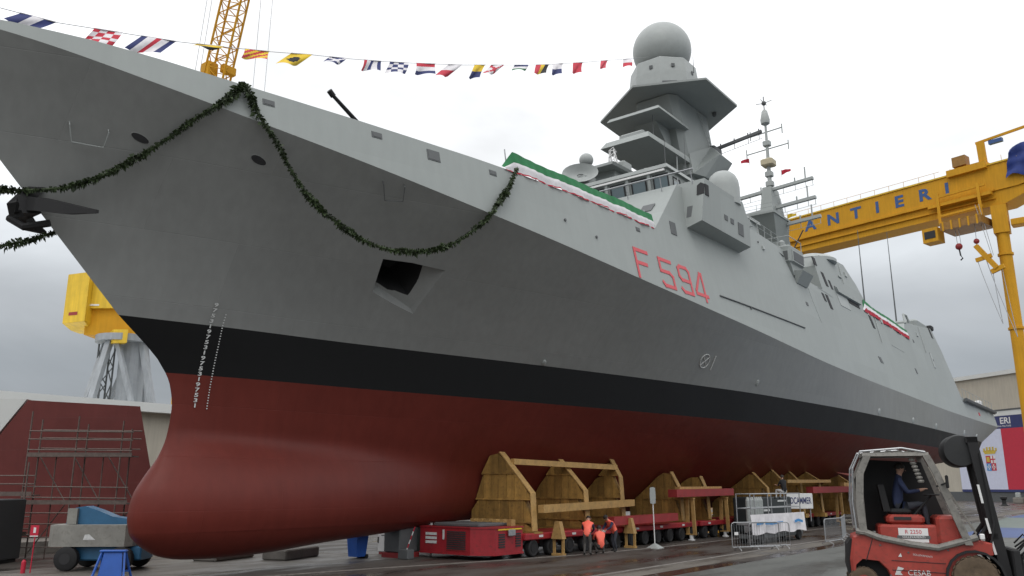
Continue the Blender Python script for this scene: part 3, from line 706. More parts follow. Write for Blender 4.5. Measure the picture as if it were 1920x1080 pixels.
MB().prism([S(37.2, .9, 28.55), S(39.6, .9, 28.55), S(39.6, .9, 26.6)], (0, 1.8, 0)).build('platform_bracket', M_DECKH, tower)
HEX = [(39.9, -5.45), (36.15, -.3), (38.35, 4.5), (43.9, 4.45), (47.2, .2), (44.2, -5.7)]
hexp = MB().loft([[S(a, b_, 31.15) for a, b_ in HEX], [S(a, b_, 31.3) for a, b_ in HEX], [S(41.6+(a-41.6)*.9, b_*.9, 31.42) for a, b_ in HEX]], cap=True).build('hexagonal_platform', M_DECKH, tower)
for s_, b_ in ((45.2, -1.8), (43.8, 2.6)): MB().rev([(.16, 31.14), (.16, 30.9), (.08, 30.8), (.02, 30.78)], c=S(s_, b_, 0), n=12).build('under_light', M_DGREY, hexp)
N8 = lambda r_, ph=22.5: [(40.5+r_*math.cos(R(ph+45*k)), r_*math.sin(R(ph+45*k))) for k in range(8)]
drum = MB().loft([[(x, y, z_) for x, y in N8(r_)] for r_, z_ in ((2.74, 31.3), (2.64, 33.0), (2.5, 34.1), (2.3, 34.25))], cap=True).build('radar_drum', M_LGREY, tower)
MB().sph((40.5, 0, 35.85), 2.27, 40, 24, -.75, 1).build('main_radome', M_LGREY, drum, smooth=True, angle=60)
for k, zz_ in ((4, 33.4), (5, 33.4), (3, 32.5), (6, 33.2)):
    a_ = R(45*k+ (0 if k != 4 else 6)); q = Vector((40.5+2.44*math.cos(a_), 2.44*math.sin(a_), zz_)); n_ = Vector((math.cos(a_), math.sin(a_), .08)); t_ = Vector((-n_.y, n_.x, 0))
    MB().prism([q-t_*.13-Vector((0,0,.13)), q+t_*.13-Vector((0,0,.13)), q+t_*.13+Vector((0,0,.13)), q-t_*.13+Vector((0,0,.13))], n_*.05).build('drum_hatch', M_DGREY, drum)
for k in (5,):
    a_ = R(45*k); q = Vector((40.5+2.50*math.cos(a_), 2.50*math.sin(a_), 31.62)); n_ = Vector((math.cos(a_), math.sin(a_), 0.07)); t_ = Vector((-n_.y, n_.x, 0)); up = Vector((-.07*n_.x, -.07*n_.y, 1))
    MB().prism([q-t_*.98, q+t_*.98, q+t_*.9+up*.25, q+t_*.2+up*.5, q-t_*.9+up*.4], n_*.05).build('drum_aperture', M_DGREY, drum)
    MB().prism([q-t_*.98-up*.1, q+t_*.98-up*.1, q+t_*.98+up*.12, q-t_*.98+up*.12], n_*.1).build('aperture_ledge', M_LGREY, drum)
# aerial yard abaft the tower
mb = MB(); mb.beam(S(45.2, 1.2, 28.6), S(47.2, 5.0, 30.1), .3, .22)
for q in (.25, .5, .75, .95):
    P0 = Vector(S(45.2, 1.2, 28.6)).lerp(Vector(S(47.2, 5.0, 30.1)), q); mb.tube([P0, P0-Vector((0, 0, .55))], .025, 5); mb.tube([P0, P0+Vector((0, 0, .3))], .05, 5)
mb.tube([S(45.7, 2.1, 28.4), S(47.2, 5.0, 29.5)], .02, 5); mb.build('aerial_yard', M_DGREY, tower)
MB().cham(44.2, 45.6, -2.3, -1.2, 28.0, 28.7, .1).build('antenna_box', M_DGREY, tower)
# ---------------------------------------------------------------- aft mast with yards
am = block('aft_mast_tower', [(58.8, 1.6), (65.2, 1.6)], 17.0, [(61.0, .42), (63.0, .42)], 30.6)
MB().tube([(62, 0, 30.4), (62, 0, 34.5), (62, 0, 38.4)], .22, 10, True, .09).build('mast_pole', M_LGREY, am)
MB().rev([(.12, 37.3), (.42, 37.5), (.46, 37.9), (.28, 38.8), (.12, 39.0)], c=(62, 0, 0), n=16).build('pole_radome', M_LGREY, am, smooth=True)
mb = MB(); mb.tube([(62, 0, 39.0), (62, 0, 40.4)], .05, 5); mb.sph((62, 0, 39.7), .24, 10, 6)
for a_ in range(4): mb.tube([(62, 0, 39.7), (62+.8*math.cos(a_*math.pi/2), .8*math.sin(a_*math.pi/2), 39.8)], .03, 5)
mb.build('whip_cluster', M_DGREY, am)
mb = MB()
for z_, L in ((36.6, 1.6), (34.8, 2.1)):
    mb.tube([S(62, -L, z_-.1), S(62, L, z_+.1)], .06, 6)
    for q in (-L, L): mb.tube([S(62, q, z_-.5), S(62, q, z_+.45)], .06, 5)
mb.build('upper_crossarm', M_LGREY, am)
for z_ in (35.4, 32.2, 31.2): MB().cham(61.7, 62.3, -.35, .35, z_-.3, z_+.25, .06).build('mast_fitting', M_LGREY, am)
MB().cham(61.4, 62.6, -.6, .6, 33.0, 33.7, .1).build('navigation_radar', mat('buff_paint', (.5, .44, .3), .6), am)
for z_, L, L2 in ((30.3, 4.3, -2.9), (28.4, 4.4, -3.0), (26.5, 4.7, -3.2)):
    mb = MB(); p_, q_ = Vector(S(61.5, L2, z_-.15)), Vector(S(61.5, L, z_+.35)); mb.beam(p_, q_, .35, .28)
    for f_ in (.02, .14, .3, .6, .76, .9, .99):
        c_ = p_.lerp(q_, f_); mb.tube([c_, c_-Vector((0, 0, .7))], .03, 5); 
        if f_ in (.3, .76, .9): mb.tube([c_, c_+Vector((0, 0, .55 if f_ < .9 else 1.3))], .07, 6)
    mb.tube([p_-Vector((0, 0, .7)), q_-Vector((0, 0, .7))], .02, 5)
    mb.build('mast_yard', M_LGREY, am)
MB().loft([[S(57.8, 1.7, 26.9), S(57.8, -1.7, 26.9), S(62, -1.7, 26.9), S(62, 1.7, 26.9)], [S(57.8, 1.7, 27.1), S(57.8, -1.7, 27.1), S(62, -1.7, 27.1), S(62, 1.7, 27.1)]], cap=True).build('mast_platform', M_DECKH, am)
MB().loft([[S(58.0, 1.6, 26.9), S(58.0, -1.6, 26.9), S(62, -1.6, 26.9), S(62, 1.6, 26.9)], [S(60.2, .9, 24.6), S(60.2, -.9, 24.6), S(63, -.9, 24.6), S(63, .9, 24.6)]], cap=True).build('platform_bracket', M_DECKH, am)
# jammer box on the port side of the mast with its splayed foot
jb = MB().cham(43.0, 45.7, -7.95, -5.5, 17.95, 19.25, .1).build('jammer_housing', M_DECKH, ship)
for y0 in (-7.85, -6.65):
    f_ = MB().box(42.92, 43.0, y0, y0+1.1, 18.05, 18.85).build('jammer_face', M_LGREY, jb)
    MB().box(42.9, 42.92, y0+.07, y0+1.03, 18.12, 18.78).build('jammer_grille', M_DGREY, f_)
f_ = MB().box(43.3, 45.5, -8.03, -7.95, 18.05, 18.9).build('jammer_face', M_LGREY, jb); MB().box(43.4, 45.4, -8.05, -8.03, 18.14, 18.8).build('jammer_grille', M_DGREY, f_)
for x, y in ((43.5, -6.2), (43.5, -7.2), (44.7, -7.0)): MB().rev([(.24, 0), (.24, .35), (.08, .5)], c=(x, y, 19.25), n=12).build('jammer_dome', M_LGREY, jb)
mb = MB(); mb.tube([(43.1, -5.6, 19.25), (43.1, -5.6, 19.9), (43.1, -7.85, 19.9), (45.6, -7.85, 19.9), (45.6, -7.85, 19.25)], .035, 5); mb.build('jammer_rail', M_LGREY, jb)
MB().loft([[S(43.1, 5.6, 17.95), S(45.6, 5.6, 17.95), S(45.6, 7.85, 17.95), S(43.1, 7.85, 17.95)], [S(43.6, 5.6, 17.1), S(45.8, 5.6, 17.1), S(45.8, 7.9, 17.1), S(43.6, 7.9, 17.1)]], cap=True).build('jammer_foot', M_DECKH, jb)
MB().loft([[S(43.7, 7.4, 17.5), S(45.9, 7.4, 17.5), S(45.9, 8.5, 17.4), S(43.7, 8.5, 17.4)], [S(43.9, 7.5, 16.6), S(46.0, 7.5, 16.6), S(46.0, 7.95, 16.6), S(43.9, 7.95, 16.6)]], cap=True).build('jammer_spur', M_DECKH, jb)
MB().tube([S(45.5, 7.2, 19.25), S(45.8, 7.6, 20.2), S(46.0, 8.0, 21.0)], .05, 6).build('loading_davit', M_HOLE, jb)
MB().tube([S(41.6, 7.3, 19.0), S(41.9, 7.45, 18.5), S(42.6, 7.6, 18.3)], .04, 6).build('cable_loop', M_DGREY, jb)
MB().box(44.0, 50.0, -4.0, 4.0, 17.3, 19.4).build('midship_deckhouse', M_DECKH, ship)
MB().rev([(2.0, 0), (2.0, .25), (1.6, .55), (.9, .78), (.02, .85)], c=(55.4, -5.4, 20.75), n=24).build('funnel_dome', M_LGREY, ship, smooth=True)
# whip aerials
for s_, b_, z0, z1 in ((80.5, 2.8, 18.8, 30.5), (92.0, 3.2, 19.6, 33.0)):
    mb = MB(); mb.tube([S(s_, b_, z0+1.6), S(s_, b_, z1)], .10, 6, True, .03); w_ = mb.build('whip_aerial', M_DGREY, ship)
    MB().rev([(.3, -.9), (.28, .4), (.16, 1.8)], c=S(s_, b_, z0), n=10).build('aerial_base', M_DGREY, w_)
MB().cham(86.4, 91.2, -6.6, -4.2, 19.6, 20.9, .2).build('aft_locker', M_DECKH, ship)
mb = MB(); mb.tube([side_pt(77.5, 18.9, .1), side_pt(77.9, 19.9, .1), side_pt(79.2, 20.0, .1), side_pt(79.6, 19.3, .1)], .12, 6); mb.build('boat_davit', M_LGREY, ship)
MB().cham(92.2, 93.3, -6.9, -6.2, 20.4, 21.0, .1).build('stern_lamp', M_HOLE, ship)
# flight-deck safety nets folded down along the edge, with guard wires
for a, b_ in ((97.6, 104.5), (104.8, 111.6), (111.9, 115.2), (115.6, 119.6)):
    mb = MB(); P0 = side_pt(a, 12.45, .1); P1 = side_pt(b_, 12.4, .1)
    mb.loft([[p_+Vector((0, 0, z_))+Vector((0, -y_, 0)) for y_, z_ in ((-.05, .25), (.3, .36), (.42, .25), (.35, .0), (.03, -.1))] for p_ in (P0, P1)], cap=True); mb.build('safety_net', M_DGREY, ship)
mb = MB()
for s_ in np.arange(98, 120, 2.4): mb.tube([side_pt(s_, 12.7), side_pt(s_, 12.7)+Vector((0, 0, 1.25))], .03, 5)
mb.tube([side_pt(98, 12.7)+Vector((0, 0, 1.25)), side_pt(119.6, 12.6)+Vector((0, 0, 1.25))], .025, 5); mb.build('guard_rail', M_LGREY, ship)
mb = MB(); mb.cham(112.0, 113.0, -7.9, -7.2, 12.7, 13.7, .1); mb.build('stern_winch', M_WHITE, ship)
side_patch(MB(), 106.3, 107.2, 11.3, 11.7, .03).build('red_panel', M_PRED, ship)
# gun turret on the foredeck (only its raised barrel clears the bulwark)
gt = MB().loft([[(x, y, z_) for x, y in ((12.3-w_, -w_*.8), (12.3-w_*1.3, 0), (12.3-w_, w_*.8), (12.3+w_, w_*.9), (12.3+w_, -w_*.9))] for w_, z_ in ((1.7, 15.55), (1.55, 16.6), (.8, 17.3))], cap=True).build('gun_turret', M_DECKH, ship)
MB().tube([(12.0, 0, 17.75), (10.2, 0, 18.66), (8.45, 0, 19.55)], .12, 10, True, .085).build('gun_barrel', M_BLK, gt)
MB().cyl((8.5, 0, 19.51), (8.25, 0, 19.69), .13, 10).build('muzzle', M_BLK, gt)

# ---------------------------------------------------------------- small fittings that break up the plain walls
def ladder(p0, p1, side, name='ladder', w=.42, r=.022, parent=ship, step=.32):
    p0, p1, side = Vector(p0), Vector(p1), Vector(side).normalized(); n = max(2, int((p1-p0).length/step)); mb = MB()
    for sg in (-1, 1): mb.tube([p0+side*w/2*sg, p1+side*w/2*sg], r, 5)
    for k in range(n): q = p0.lerp(p1, (k+.5)/n); mb.tube([q-side*w/2, q+side*w/2], r*.8, 4)
    return mb.build(name, M_LGREY, parent)      # ladder_rungs
ladder(S(44.2, 1.98, 28.4), S(42.6, 1.84, 31.0), (1, 0, 0), parent=tower)
ladder(S(63.6, 1.02, 24.0), S(62.6, .62, 29.8), (1, 0, 0), parent=am)
def rail_run(pts, h=.95, n=None, parent=ship, name='guard_rail'):
    pts = [Vector(p) for p in pts]; mb = MB(); up = Vector((0, 0, h))
    for a, b_ in zip(pts, pts[1:]):
        k = max(1, int((b_-a).length/1.1))
        for i in range(k+1): q = a.lerp(b_, i/k); mb.tube([q, q+up], .025, 5)
        for f in (1, .55): mb.tube([a+up*f, b_+up*f], .018, 5)
    return mb.build(name, M_LGREY, parent)
rail_run([side_pt(36.2, 19.15), side_pt(42.2, 18.95)], .8)
rail_run([S(58.0, 1.5, 27.1), S(58.0, -1.5, 27.1)], .8)
# framed watertight doors and junction boxes
for s_, z_ in ((86.0, 15.2),):
    d_ = side_patch(MB(), s_, s_+.8, z_, z_+1.75, .035).build('watertight_door', M_DECKH, ship)
    side_patch(MB(), s_+.07, s_+.73, z_+.07, z_+1.68, .055).build('door_leaf', M_LGREY, d_)
    side_patch(MB(), s_+.62, s_+.68, z_+.75, z_+1.0, .09).build('door_handle', M_DGREY, d_)
for s_, z_, w_, h_ in ((38.6, 17.9, .3, .25), (66.4, 17.2, .5, .35), (82.0, 18.2, .6, .4), (58.5, 20.1, .5, .4), (56.2, 19.6, .8, .12)):
    side_patch(MB(), s_, s_+w_, z_, z_+h_, .1).build('junction_box', M_LGREY, ship)
for pts in ([(57.4, 21.0), (57.2, 19.2)], [(64.5, 18.3), (64.2, 15.0)], [(84.4, 19.6), (84.0, 16.6)]):
    MB().tube([side_pt(a, b_, .05) for a, b_ in pts], .035, 5).build('conduit', M_LGREY, ship)
for s_, b_, z0, L in ((29.2, 5.6, 20.92, 2.2), (31.5, 5.8, 20.92, 3.0), (33.0, -4.5, 20.92, 3.4), (36.2, 1.2, 27.0, 1.6), (37.4, 4.0, 31.42, 1.3), (45.6, .6, 31.42, 1.5)):
    MB().tube([S(s_, b_, z0), S(s_, b_, z0+L)], .035, 5, True, .012).build('rod_aerial', M_DGREY, ship)
for s_, b_, z_ in ((29.4, 4.2, 20.92), (32.6, 4.9, 20.92), (30.4, -2.9, 20.92)):
    MB().rev([(.28, 0), (.28, .45), (.2, .62), (.02, .7)], c=S(s_, b_, z_), n=14).build('roof_dome', M_LGREY, ship, smooth=True)
MB().cham(30.8, 32.0, -5.4, -4.4, 20.92, 21.6, .06).build('searchlight_base', M_LGREY, ship)

# ================================================================ cradles under the hull (world coordinates: X aft, Y starboard)
def hull_section(s_, zs):
    """half breadth of the underwater body at station s_ for heights zs (ship datum)"""
    rr = np.linspace(0, 1, 60); out = []
    b_ = np.full_like(rr, s_); q = under(b_, rr); q2 = flare(np.full(5, s_), np.linspace(0, .3, 5))
    return np.interp(zs, q[2][::-1], q[1][::-1])
def cradle(x, peak, shoulder, foot_b, label, z_deck=1.05, tiers=(1.05, 2.05, 3.2), planks=7, keel_b=.85, thick=.32):
    """athwartship plate cut to the hull: peak=(b,z), shoulder=(b,z) in ship datum; built of planks in tiers with edge flanges"""
    t = thing('hull_cradle', label, 'cradle', (x, -foot_b*.5, 0), 0, 'ochre cradles carrying the hull')
    L = lambda s_, b_, z_: (s_-x, -b_+foot_b*.5, z_+SH)
    pb, pz = peak; sb, sz = shoulder
    zlo = z_deck-SH
    def outer(z_):                          # outer edge (b) at height z
        if z_ <= sz: return sb+(.06*(sz-z_))
        return sb+(pb-sb)*(z_-sz)/(pz-sz)
    def inner(z_):
        return max(keel_b, float(hull_section(x, np.array([max(z_, 1.15)]))[0])+.04)
    zt = [zlo]+[q for q in tiers if zlo+.3 < q < pz-.3]+[pz-.02]
    for z0, z1 in zip(zt, zt[1:]):
        b0, b1 = min(inner(z0), inner(z0)), outer(z0)
        n = max(2, int((b1-b0)/.42))
        for k in range(n):
            ba, bb = b0+(b1-b0)*k/n, b0+(b1-b0)*(k+1)/n
            def top(b_):                    # highest z allowed at offset b_
                lo, hi = z0, z1-.04
                for _ in range(18):
                    m_ = (lo+hi)/2
                    if inner(m_) <= b_ <= outer(m_): lo = m_
                    elif b_ > outer(m_): hi = m_
                    else: hi = m_
                return lo
            ta, tb = top(ba+.005), top(bb-.005); 
            if max(ta, tb)-z0 < .08: continue
            dx = .012*((k*7) % 3-1)
            MB().prism([L(x-thick/2+dx, ba+.008, z0), L(x-thick/2+dx, bb-.008, z0), L(x-thick/2+dx, bb-.008, max(tb, z0+.02)), L(x-thick/2+dx, ba+.008, max(ta, z0+.02))], (thick-abs(dx)*2, 0, 0)).build('plank', M_TIMB, t)
        if z0 > zlo: MB().box(-thick/2-.05, thick/2+.05, *sorted((L(0, inner(z0)+.02, 0)[1], L(0, outer(z0)-.02, 0)[1])), z0+SH-.05, z0+SH+.01).build('tier_rail', M_TIMB, t)
    # flange following the outer edge
    e = [(outer(zlo), zlo), (outer(sz), sz), (pb, pz)]
    mb = MB(); mb.loft([[L(x-thick/2-.03, b_, z_), L(x+thick/2+.03, b_, z_), L(x+thick/2+.03, b_+.05, z_+.02), L(x-thick/2-.03, b_+.05, z_+.02)] for b_, z_ in e], cap=True); mb.build('edge_flange', M_TIMB2, t)
    MB().box(-.32, .32, *sorted((L(0, keel_b, 0)[1], L(0, sb+.35, 0)[1])), z_deck-.28, z_deck-.01).build('base_beam', M_TIMB, t)
    return t, L, outer
C1 = cradle(17.4, (2.5, 4.15), (4.29, 2.3), 4.6, 'tall ochre cradle nearest the bow bulb, with horizontal seams')
C2 = cradle(22.0, (2.62, 3.92), (4.1, 2.4), 4.5, 'middle of the three tall ochre cradles joined by long beams')
C3 = cradle(26.3, (2.98, 4.07), (3.55, 3.07), 4.2, 'third tall ochre cradle, beside the sign post')
cradle(32.0, (3.62, 3.43), (4.16, 2.42), 4.5, 'small ochre cradle with a pointed top above the red beam', tiers=(1.9,))
cradle(35.5, (3.8, 3.21), (4.18, 2.34), 4.5, 'smaller second pointed cradle above the red beam', tiers=(1.9,))
cradle(43.5, (3.9, 3.55), (4.9, 2.5), 5, 'ochre cradle behind the white banner platform', tiers=(1.6, 2.5))
cradle(46.5, (3.97, 3.9), (5.0, 2.85), 5, 'broad ochre cradle behind the person on the platform', tiers=(1.6, 2.7))
cradle(50.0, (3.94, 3.85), (4.9, 2.87), 5, 'far ochre cradle under the yellow tie beam', tiers=(1.6, 2.7))
cradle(53.0, (4.3, 3.69), (5.28, 3.08), 5.3, 'far ochre cradle above the lettered board', tiers=(1.6, 2.7))
cradle(60.0, (4.6, 3.5), (5.5, 2.9), 5.5, 'farthest ochre cradle left of the forklift', tiers=(1.6, 2.7))
def beam_thing(name, p, q, w, h, m, label, cat='beam', group=None):
    p, q = Vector(p), Vector(q); o = MB().beam(Vector((0, 0, 0)), q-p, w, h).build(name, m); o.location = p
    return tag(o, label, cat, group)
beam_thing('tie_beam', (17.55, -3.05, 3.72+SH), (26.3, -3.3, 3.6+SH), .2, .26, M_TIMB2, 'long upper ochre beam across the three tall cradles')
beam_thing('tie_beam', (17.6, -4.62, 1.62+SH), (26.8, -3.95, 1.75+SH), .3, .34, M_TIMB2, 'long lower ochre beam along the feet of the tall cradles')
beam_thing('tie_beam', (31.2, -4.4, 2.48+SH), (36.9, -4.4, 2.5+SH), .3, .2, M_TIMB2, 'short ochre beam on the red beam under the two small cradles')
beam_thing('tie_beam', (46.0, -5.3, 2.95+SH), (54.5, -5.6, 3.0+SH), .25, .22, M_TIMB2, 'ochre beam at head height behind the person on the platform')
beam_thing('tie_beam', (57.0, -5.8, 2.75+SH), (66, -5.8, 2.75+SH), .3, .3, M_TIMB2, 'ochre beam by the forklift, farthest aft under the hull')
beam_thing('red_beam', (29.9, -4.75, 2.22+SH), (37.6, -4.75, 2.27+SH), .55, .42, M_BEAM, 'oxide red box beam carrying the two small cradles', 'beam')
beam_thing('red_beam', (23.2, -4.75, .92+SH), (29.6, -4.95, .97+SH), .5, .4, M_BEAM, 'oxide red box beam above the bending workers', 'beam')
beam_thing('red_beam', (49.0, -5.9, 2.35+SH), (62, -5.9, 2.4+SH), .5, .45, M_BEAM, 'oxide red box beam far aft above the lettered board', 'beam')
def post(x, y, z1, label, foot=False):
    t = thing('cradle_leg', label, 'prop', (x, y, 0), 0, 'ochre props standing on the yard floor')
    mb = MB(); mb.beam((0, .22, .35), (0, .16, z1), .2, .1, (1,0,0)); mb.beam((0, -.22, .35), (0, -.16, z1), .2, .1, (1,0,0)); mb.box(-.12, .12, -.3, .3, .3, .36); mb.box(-.1, .1, -.28, .28, z1-.06, z1); mb.build('leg_frame', M_TIMB2, t)
    MB().rev([(.2, 0), (.2, .05), (.11, .08), (.11, .32)], n=12).build('jack_foot', M_WHITE if foot else M_TIMB, t)
    return t
post(32.0, -4.75, 2.35, 'left ochre prop with white foot under the red beam', True); post(36.6, -4.75, 2.35, 'right ochre prop with white foot under the red beam', True)
post(55.5, -5.9, 2.5, 'ochre prop under the far red beam beside the lettered board'); post(62.5, -5.9, 2.6, 'ochre prop by the forklift under the last beam')
def trestle_leg(x, y, h, label):
    t = thing('support_leg', label, 'prop', (x, y, 0), 0, 'ochre support legs clamped to the transporters')
    MB().loft([[(-.16, -.3, h), (.16, -.3, h), (.16, .3, h), (-.16, .3, h)], [(-.12, -.12, h+.75), (.12, -.12, h+.75), (.12, .12, h+.75), (-.12, .12, h+.75)]], cap=True).build('bracket', M_TIMB2, t)
    mb = MB(); mb.beam((0, -.24, .1), (0, -.24, h), .12, .07, (1,0,0)); mb.beam((0, .24, .1), (0, .24, h), .12, .07, (1,0,0)); mb.box(-.14, .14, -.3, .3, 0, .1); mb.build('leg_frame', M_TIMB2, t)
trestle_leg(18.4, -5.0, .72, 'ochre support leg beside the red power pack'); trestle_leg(24.6, -5.05, .7, 'ochre support leg between the workers and the sign post'); trestle_leg(42.0, -5.1, .8, 'ochre support leg behind the steel barriers')

# ================================================================ self-propelled transporters
def transporter(x0, x1, y, label, w=2.4, n_ax=None):
    t = thing('wheeled_transporter', label, 'transporter', (x0, y, 0), 0, 'red wheeled transporters under the hull')
    L = x1-x0
    MB().cham(0, L, -w/2, w/2, .72, 1.0, .04).build('deck', M_TRED, t)
    mb = MB(); mb.box(.1, L-.1, -.5, .5, .5, .74); mb.build('spine', M_BEAM, t)
    k = 0; x = .7
    while x < L-.4:
        for sy in (-1, 1):
            if k == 0 and sy == -1:
                ax = MB(); ax.box(x-.12, x+.12, sy*.6-.1, sy*.6+.1, .34, .72); bog = ax.build('bogie', M_DGREY, t)
                wm = MB(); wm.rev([(.06, -.13), (.2, -.13), (.3, -.16), (.36, -.13), (.37, -.05), (.37, .05), (.36, .13), (.3, .16), (.2, .13), (.06, .13)], c=(x, sy*.98, .37), n=20, axis='y'); wh = wm.build('wheel', M_BLK, t, smooth=True)
                hm = MB(); hm.rev([(.19, -.15), (.17, -.1), (.05, -.14), (.01, -.15)], c=(x, sy*.98, .37), n=14, axis='y'); hub = hm.build('hub', M_BLK, wh)
                first = (bog, wh, hub, x)
            else:
                b2 = first[0].copy(); COL.objects.link(b2); b2.parent = t; b2.location = (x-first[3], (sy+1)*.6, 0)
                w2 = first[1].copy(); COL.objects.link(w2); w2.parent = t; w2.location = (x-first[3], (sy+1)*.98, 0)
                h2 = first[2].copy(); COL.objects.link(h2); h2.parent = w2
            k += 1
        x += 1.4
    mb = MB()
    for q in np.arange(1.0, L-.5, 2.6): mb.box(q, q+.3, -w/2-.012, -w/2, .82, .92)
    mb.build('reflector', M_MARK, t)
    return t
transporter(16.4, 24.6, -3.45, 'red wheeled transporter behind the power pack, near the bow')
transporter(24.9, 33.1, -3.45, 'red wheeled transporter behind the three workers')
transporter(33.4, 41.6, -3.5, 'red wheeled transporter under the two small cradles')
transporter(41.9, 50.1, -3.5, 'red wheeled transporter behind the white banner platform')
transporter(50.4, 61.0, -3.6, 'red wheeled transporter far aft, left of the forklift')
transporter(17.0, 45.0, 3.4, 'long red wheeled transporter on the far side of the keel')
# power pack
pp = thing('power_pack', 'bright red power pack with grilles at the head of the transporters', 'power pack', (14.0, -2.6, 0))
MB().loft([[(x, y, z) for x, y in ((-.02, -1.0), (.5, -1.9), (2.4, -1.9), (2.4, 1.9), (.0, 1.9))] for z in (.28, 1.28)], cap=True).build('body', M_TRED, pp)
MB().loft([[(x, y, z) for x, y in ((-.05, -1.02), (.48, -1.94), (2.44, -1.94), (2.44, 1.94), (-.03, 1.94))] for z in (1.281, 1.33)], cap=True).build('lid', M_TRED, pp)
MB().loft([[(x, y, z) for x, y in ((-.04, -1.02), (.48, -1.93), (2.43, -1.93), (2.43, 1.93), (-.02, 1.93))] for z in (.2, .279)], cap=True).build('skirt', M_TRED, pp)
g = MB(); 
for k in range(9): g.box(-.05, -.02, -.75, .3, .42+k*.085, .47+k*.085)
g.build('radiator_grille', M_HOLE, pp)
MB().box(-.045, -.015, -.8, .35, .38, .4).build('grille_sill', M_BEAM, pp)
g = MB()
for k in range(3): g.box(-.04, -.02, .9, 1.55, .62+k*.17, .73+k*.17)
g.build('lettered_plates', M_MARK, pp)
MB().box(-.04, -.02, .45, .55, .8, 1.2).build('lamp_column', M_MARK, pp)
for a, b_ in ((.75, 1.15), (1.9, 2.25)):
    g = MB()
    for k in range(6): g.box(a, b_, -1.93, -1.9, .5+k*.1, .56+k*.1)
    g.build('side_louvre', M_HOLE, pp)
g = MB(); g.box(.7, 2.3, -1.935, -1.9, 1.2, 1.26); g.build('yellow_strip', M_YEL2, pp)
MB().cham(1.3, 1.75, -2.05, -1.94, .95, 1.22, .03).build('control_box', M_STEEL, pp)
g = MB()
for k in range(5): g.cyl((2.5+.16*k, -1.6, .5+.1*(k % 3)), (2.5+.16*k, -1.72, .5+.1*(k % 3)), .09, 10)
g.build('hose_couplings', M_DGREY, pp)
mb = MB(); mb.cham(.3, 2.3, -1.2, 1.4, 1.33, 1.47, .03); mb.build('cover_plate', M_DGREY, pp)
for k in range(6): MB().box(2.0, 2.28, -1.6+.42*k, -1.35+.42*k, 1.34, 1.6).build('timber_chock', M_TIMB2, pp)

# ================================================================ odds and ends between bulb and power pack
def simple(name, label, cat, loc, builder, rz=0, group=None):
    t = thing(name, label, cat, loc, rz, group); builder(t); return t
def bin_(t):
    MB().loft([[(-a, -b_, z), (a, -b_, z), (a, b_, z), (-a, b_, z)] for a, b_, z in ((.26, .26, .08), (.32, .34, .95))], cap=True).build('body', M_BLUE, t)
    MB().cham(-.36, .36, -.38, .38, .955, 1.04, .04).build('lid', M_BLUE, t)
    MB().cyl((.3, -.3, .09), (.3, .3, .09), .09, 12).build('axle_wheels', M_BLK, t)
simple('wheelie_bin', 'small blue wheeled bin standing under the bow, left of the white cabinet', 'bin', (11.9, 1.0, 0), bin_)
def cabinet(t):
    MB().cham(-.3, .3, -.45, .45, .12, 1.15, .03).build('body', M_WHITE, t); MB().box(-.32, -.302, .38, .44, .5, .75).build('handle', M_BLK, t); MB().box(-.25, .25, -.4, .4, 0, .12).build('plinth', M_BEAM, t)
    MB().box(-.315, -.302, -.2, .2, .82, .86).build('label_strip', M_DGREY, t)
simple('electrical_cabinet', 'white electrical cabinet on a red plinth under the bow', 'cabinet', (14.3, 1.55, 0), cabinet)
def screen(t):
    fr = MB(); fr.box(-.06, .06, -.95, -.8, 0, 1.7); fr.box(-.06, .06, .8, .95, 0, 1.7); fr.box(-.06, .06, -.8, .8, .02, .14); fr.build('frame', M_WHITE, t)
    MB().box(-.03, .03, -.8, .8, .14, 1.7).build('panel', mat('dark_green_panel', (.02, .03, .026), .6), t)
simple('work_screen', 'dark panel in a white frame standing behind the power pack', 'screen', (14.9, .35, 0), screen, R(-6))
def rbpole(t):
    for k in range(6): MB().cyl((0, .08*k, .3+k*.17), (0, .08*(k+1), .3+(k+1)*.17), .025, 8).build('band', M_PRED if k % 2 else M_WHITE, t)
simple('hazard_pole', 'leaning red and white hazard pole beside the power pack', 'pole', (12.9, -.95, 0), lambda t: (rbpole(t), MB().cham(-.2, .2, -.3, .3, 0, .4, .03).build('block', M_DGREY, t)), R(180))
def stack(t):
    MB().cham(-.55, .55, -.5, .5, .22, 1.45, .04).build('crate', M_DGREY, t); MB().box(-.6, .6, -.55, .55, 0, .21).build('base', M_BEAM, t)
simple('dark_crate', 'dark grey crate on a red base left of the power pack', 'crate', (13.6, .1, 0), stack)
def slab(t): MB().cham(-1.3, 1.3, -.6, .6, 0, .42, .05).build('block', M_CONC, t)
for x, y, l_ in ((10.3, 3.4, 'low concrete block behind the bulb, nearest the blue bin'), (8.2, 5.2, 'low concrete block farther behind the bow bulb')):
    simple('concrete_block', l_, 'block', (x, y, 0), slab, R(20))

# ================================================================ background, left: shed, red hull block, scaffold, crane
shed = thing('white_roofed_shed', 'long low shed with white roof behind the red hull block', 'building', (15, 40, 0))
MB().box(-45, 60, 0, 30, 0, 9.0).build('wall', M_CREAM, shed)
MB().loft([[(-46, -1.0, 9.0), (61, -1.0, 9.0), (61, -1.0, 9.75), (-46, -1.0, 9.75)], [(-46, 31, 9.0), (61, 31, 9.0), (61, 31, 11.2), (-46, 31, 11.2)]], cap=True).build('roof', M_ROOFW, shed)
blk = thing('hull_block', 'big dark red steel hull section standing in the yard', 'hull section', (6.5, 16, 0))
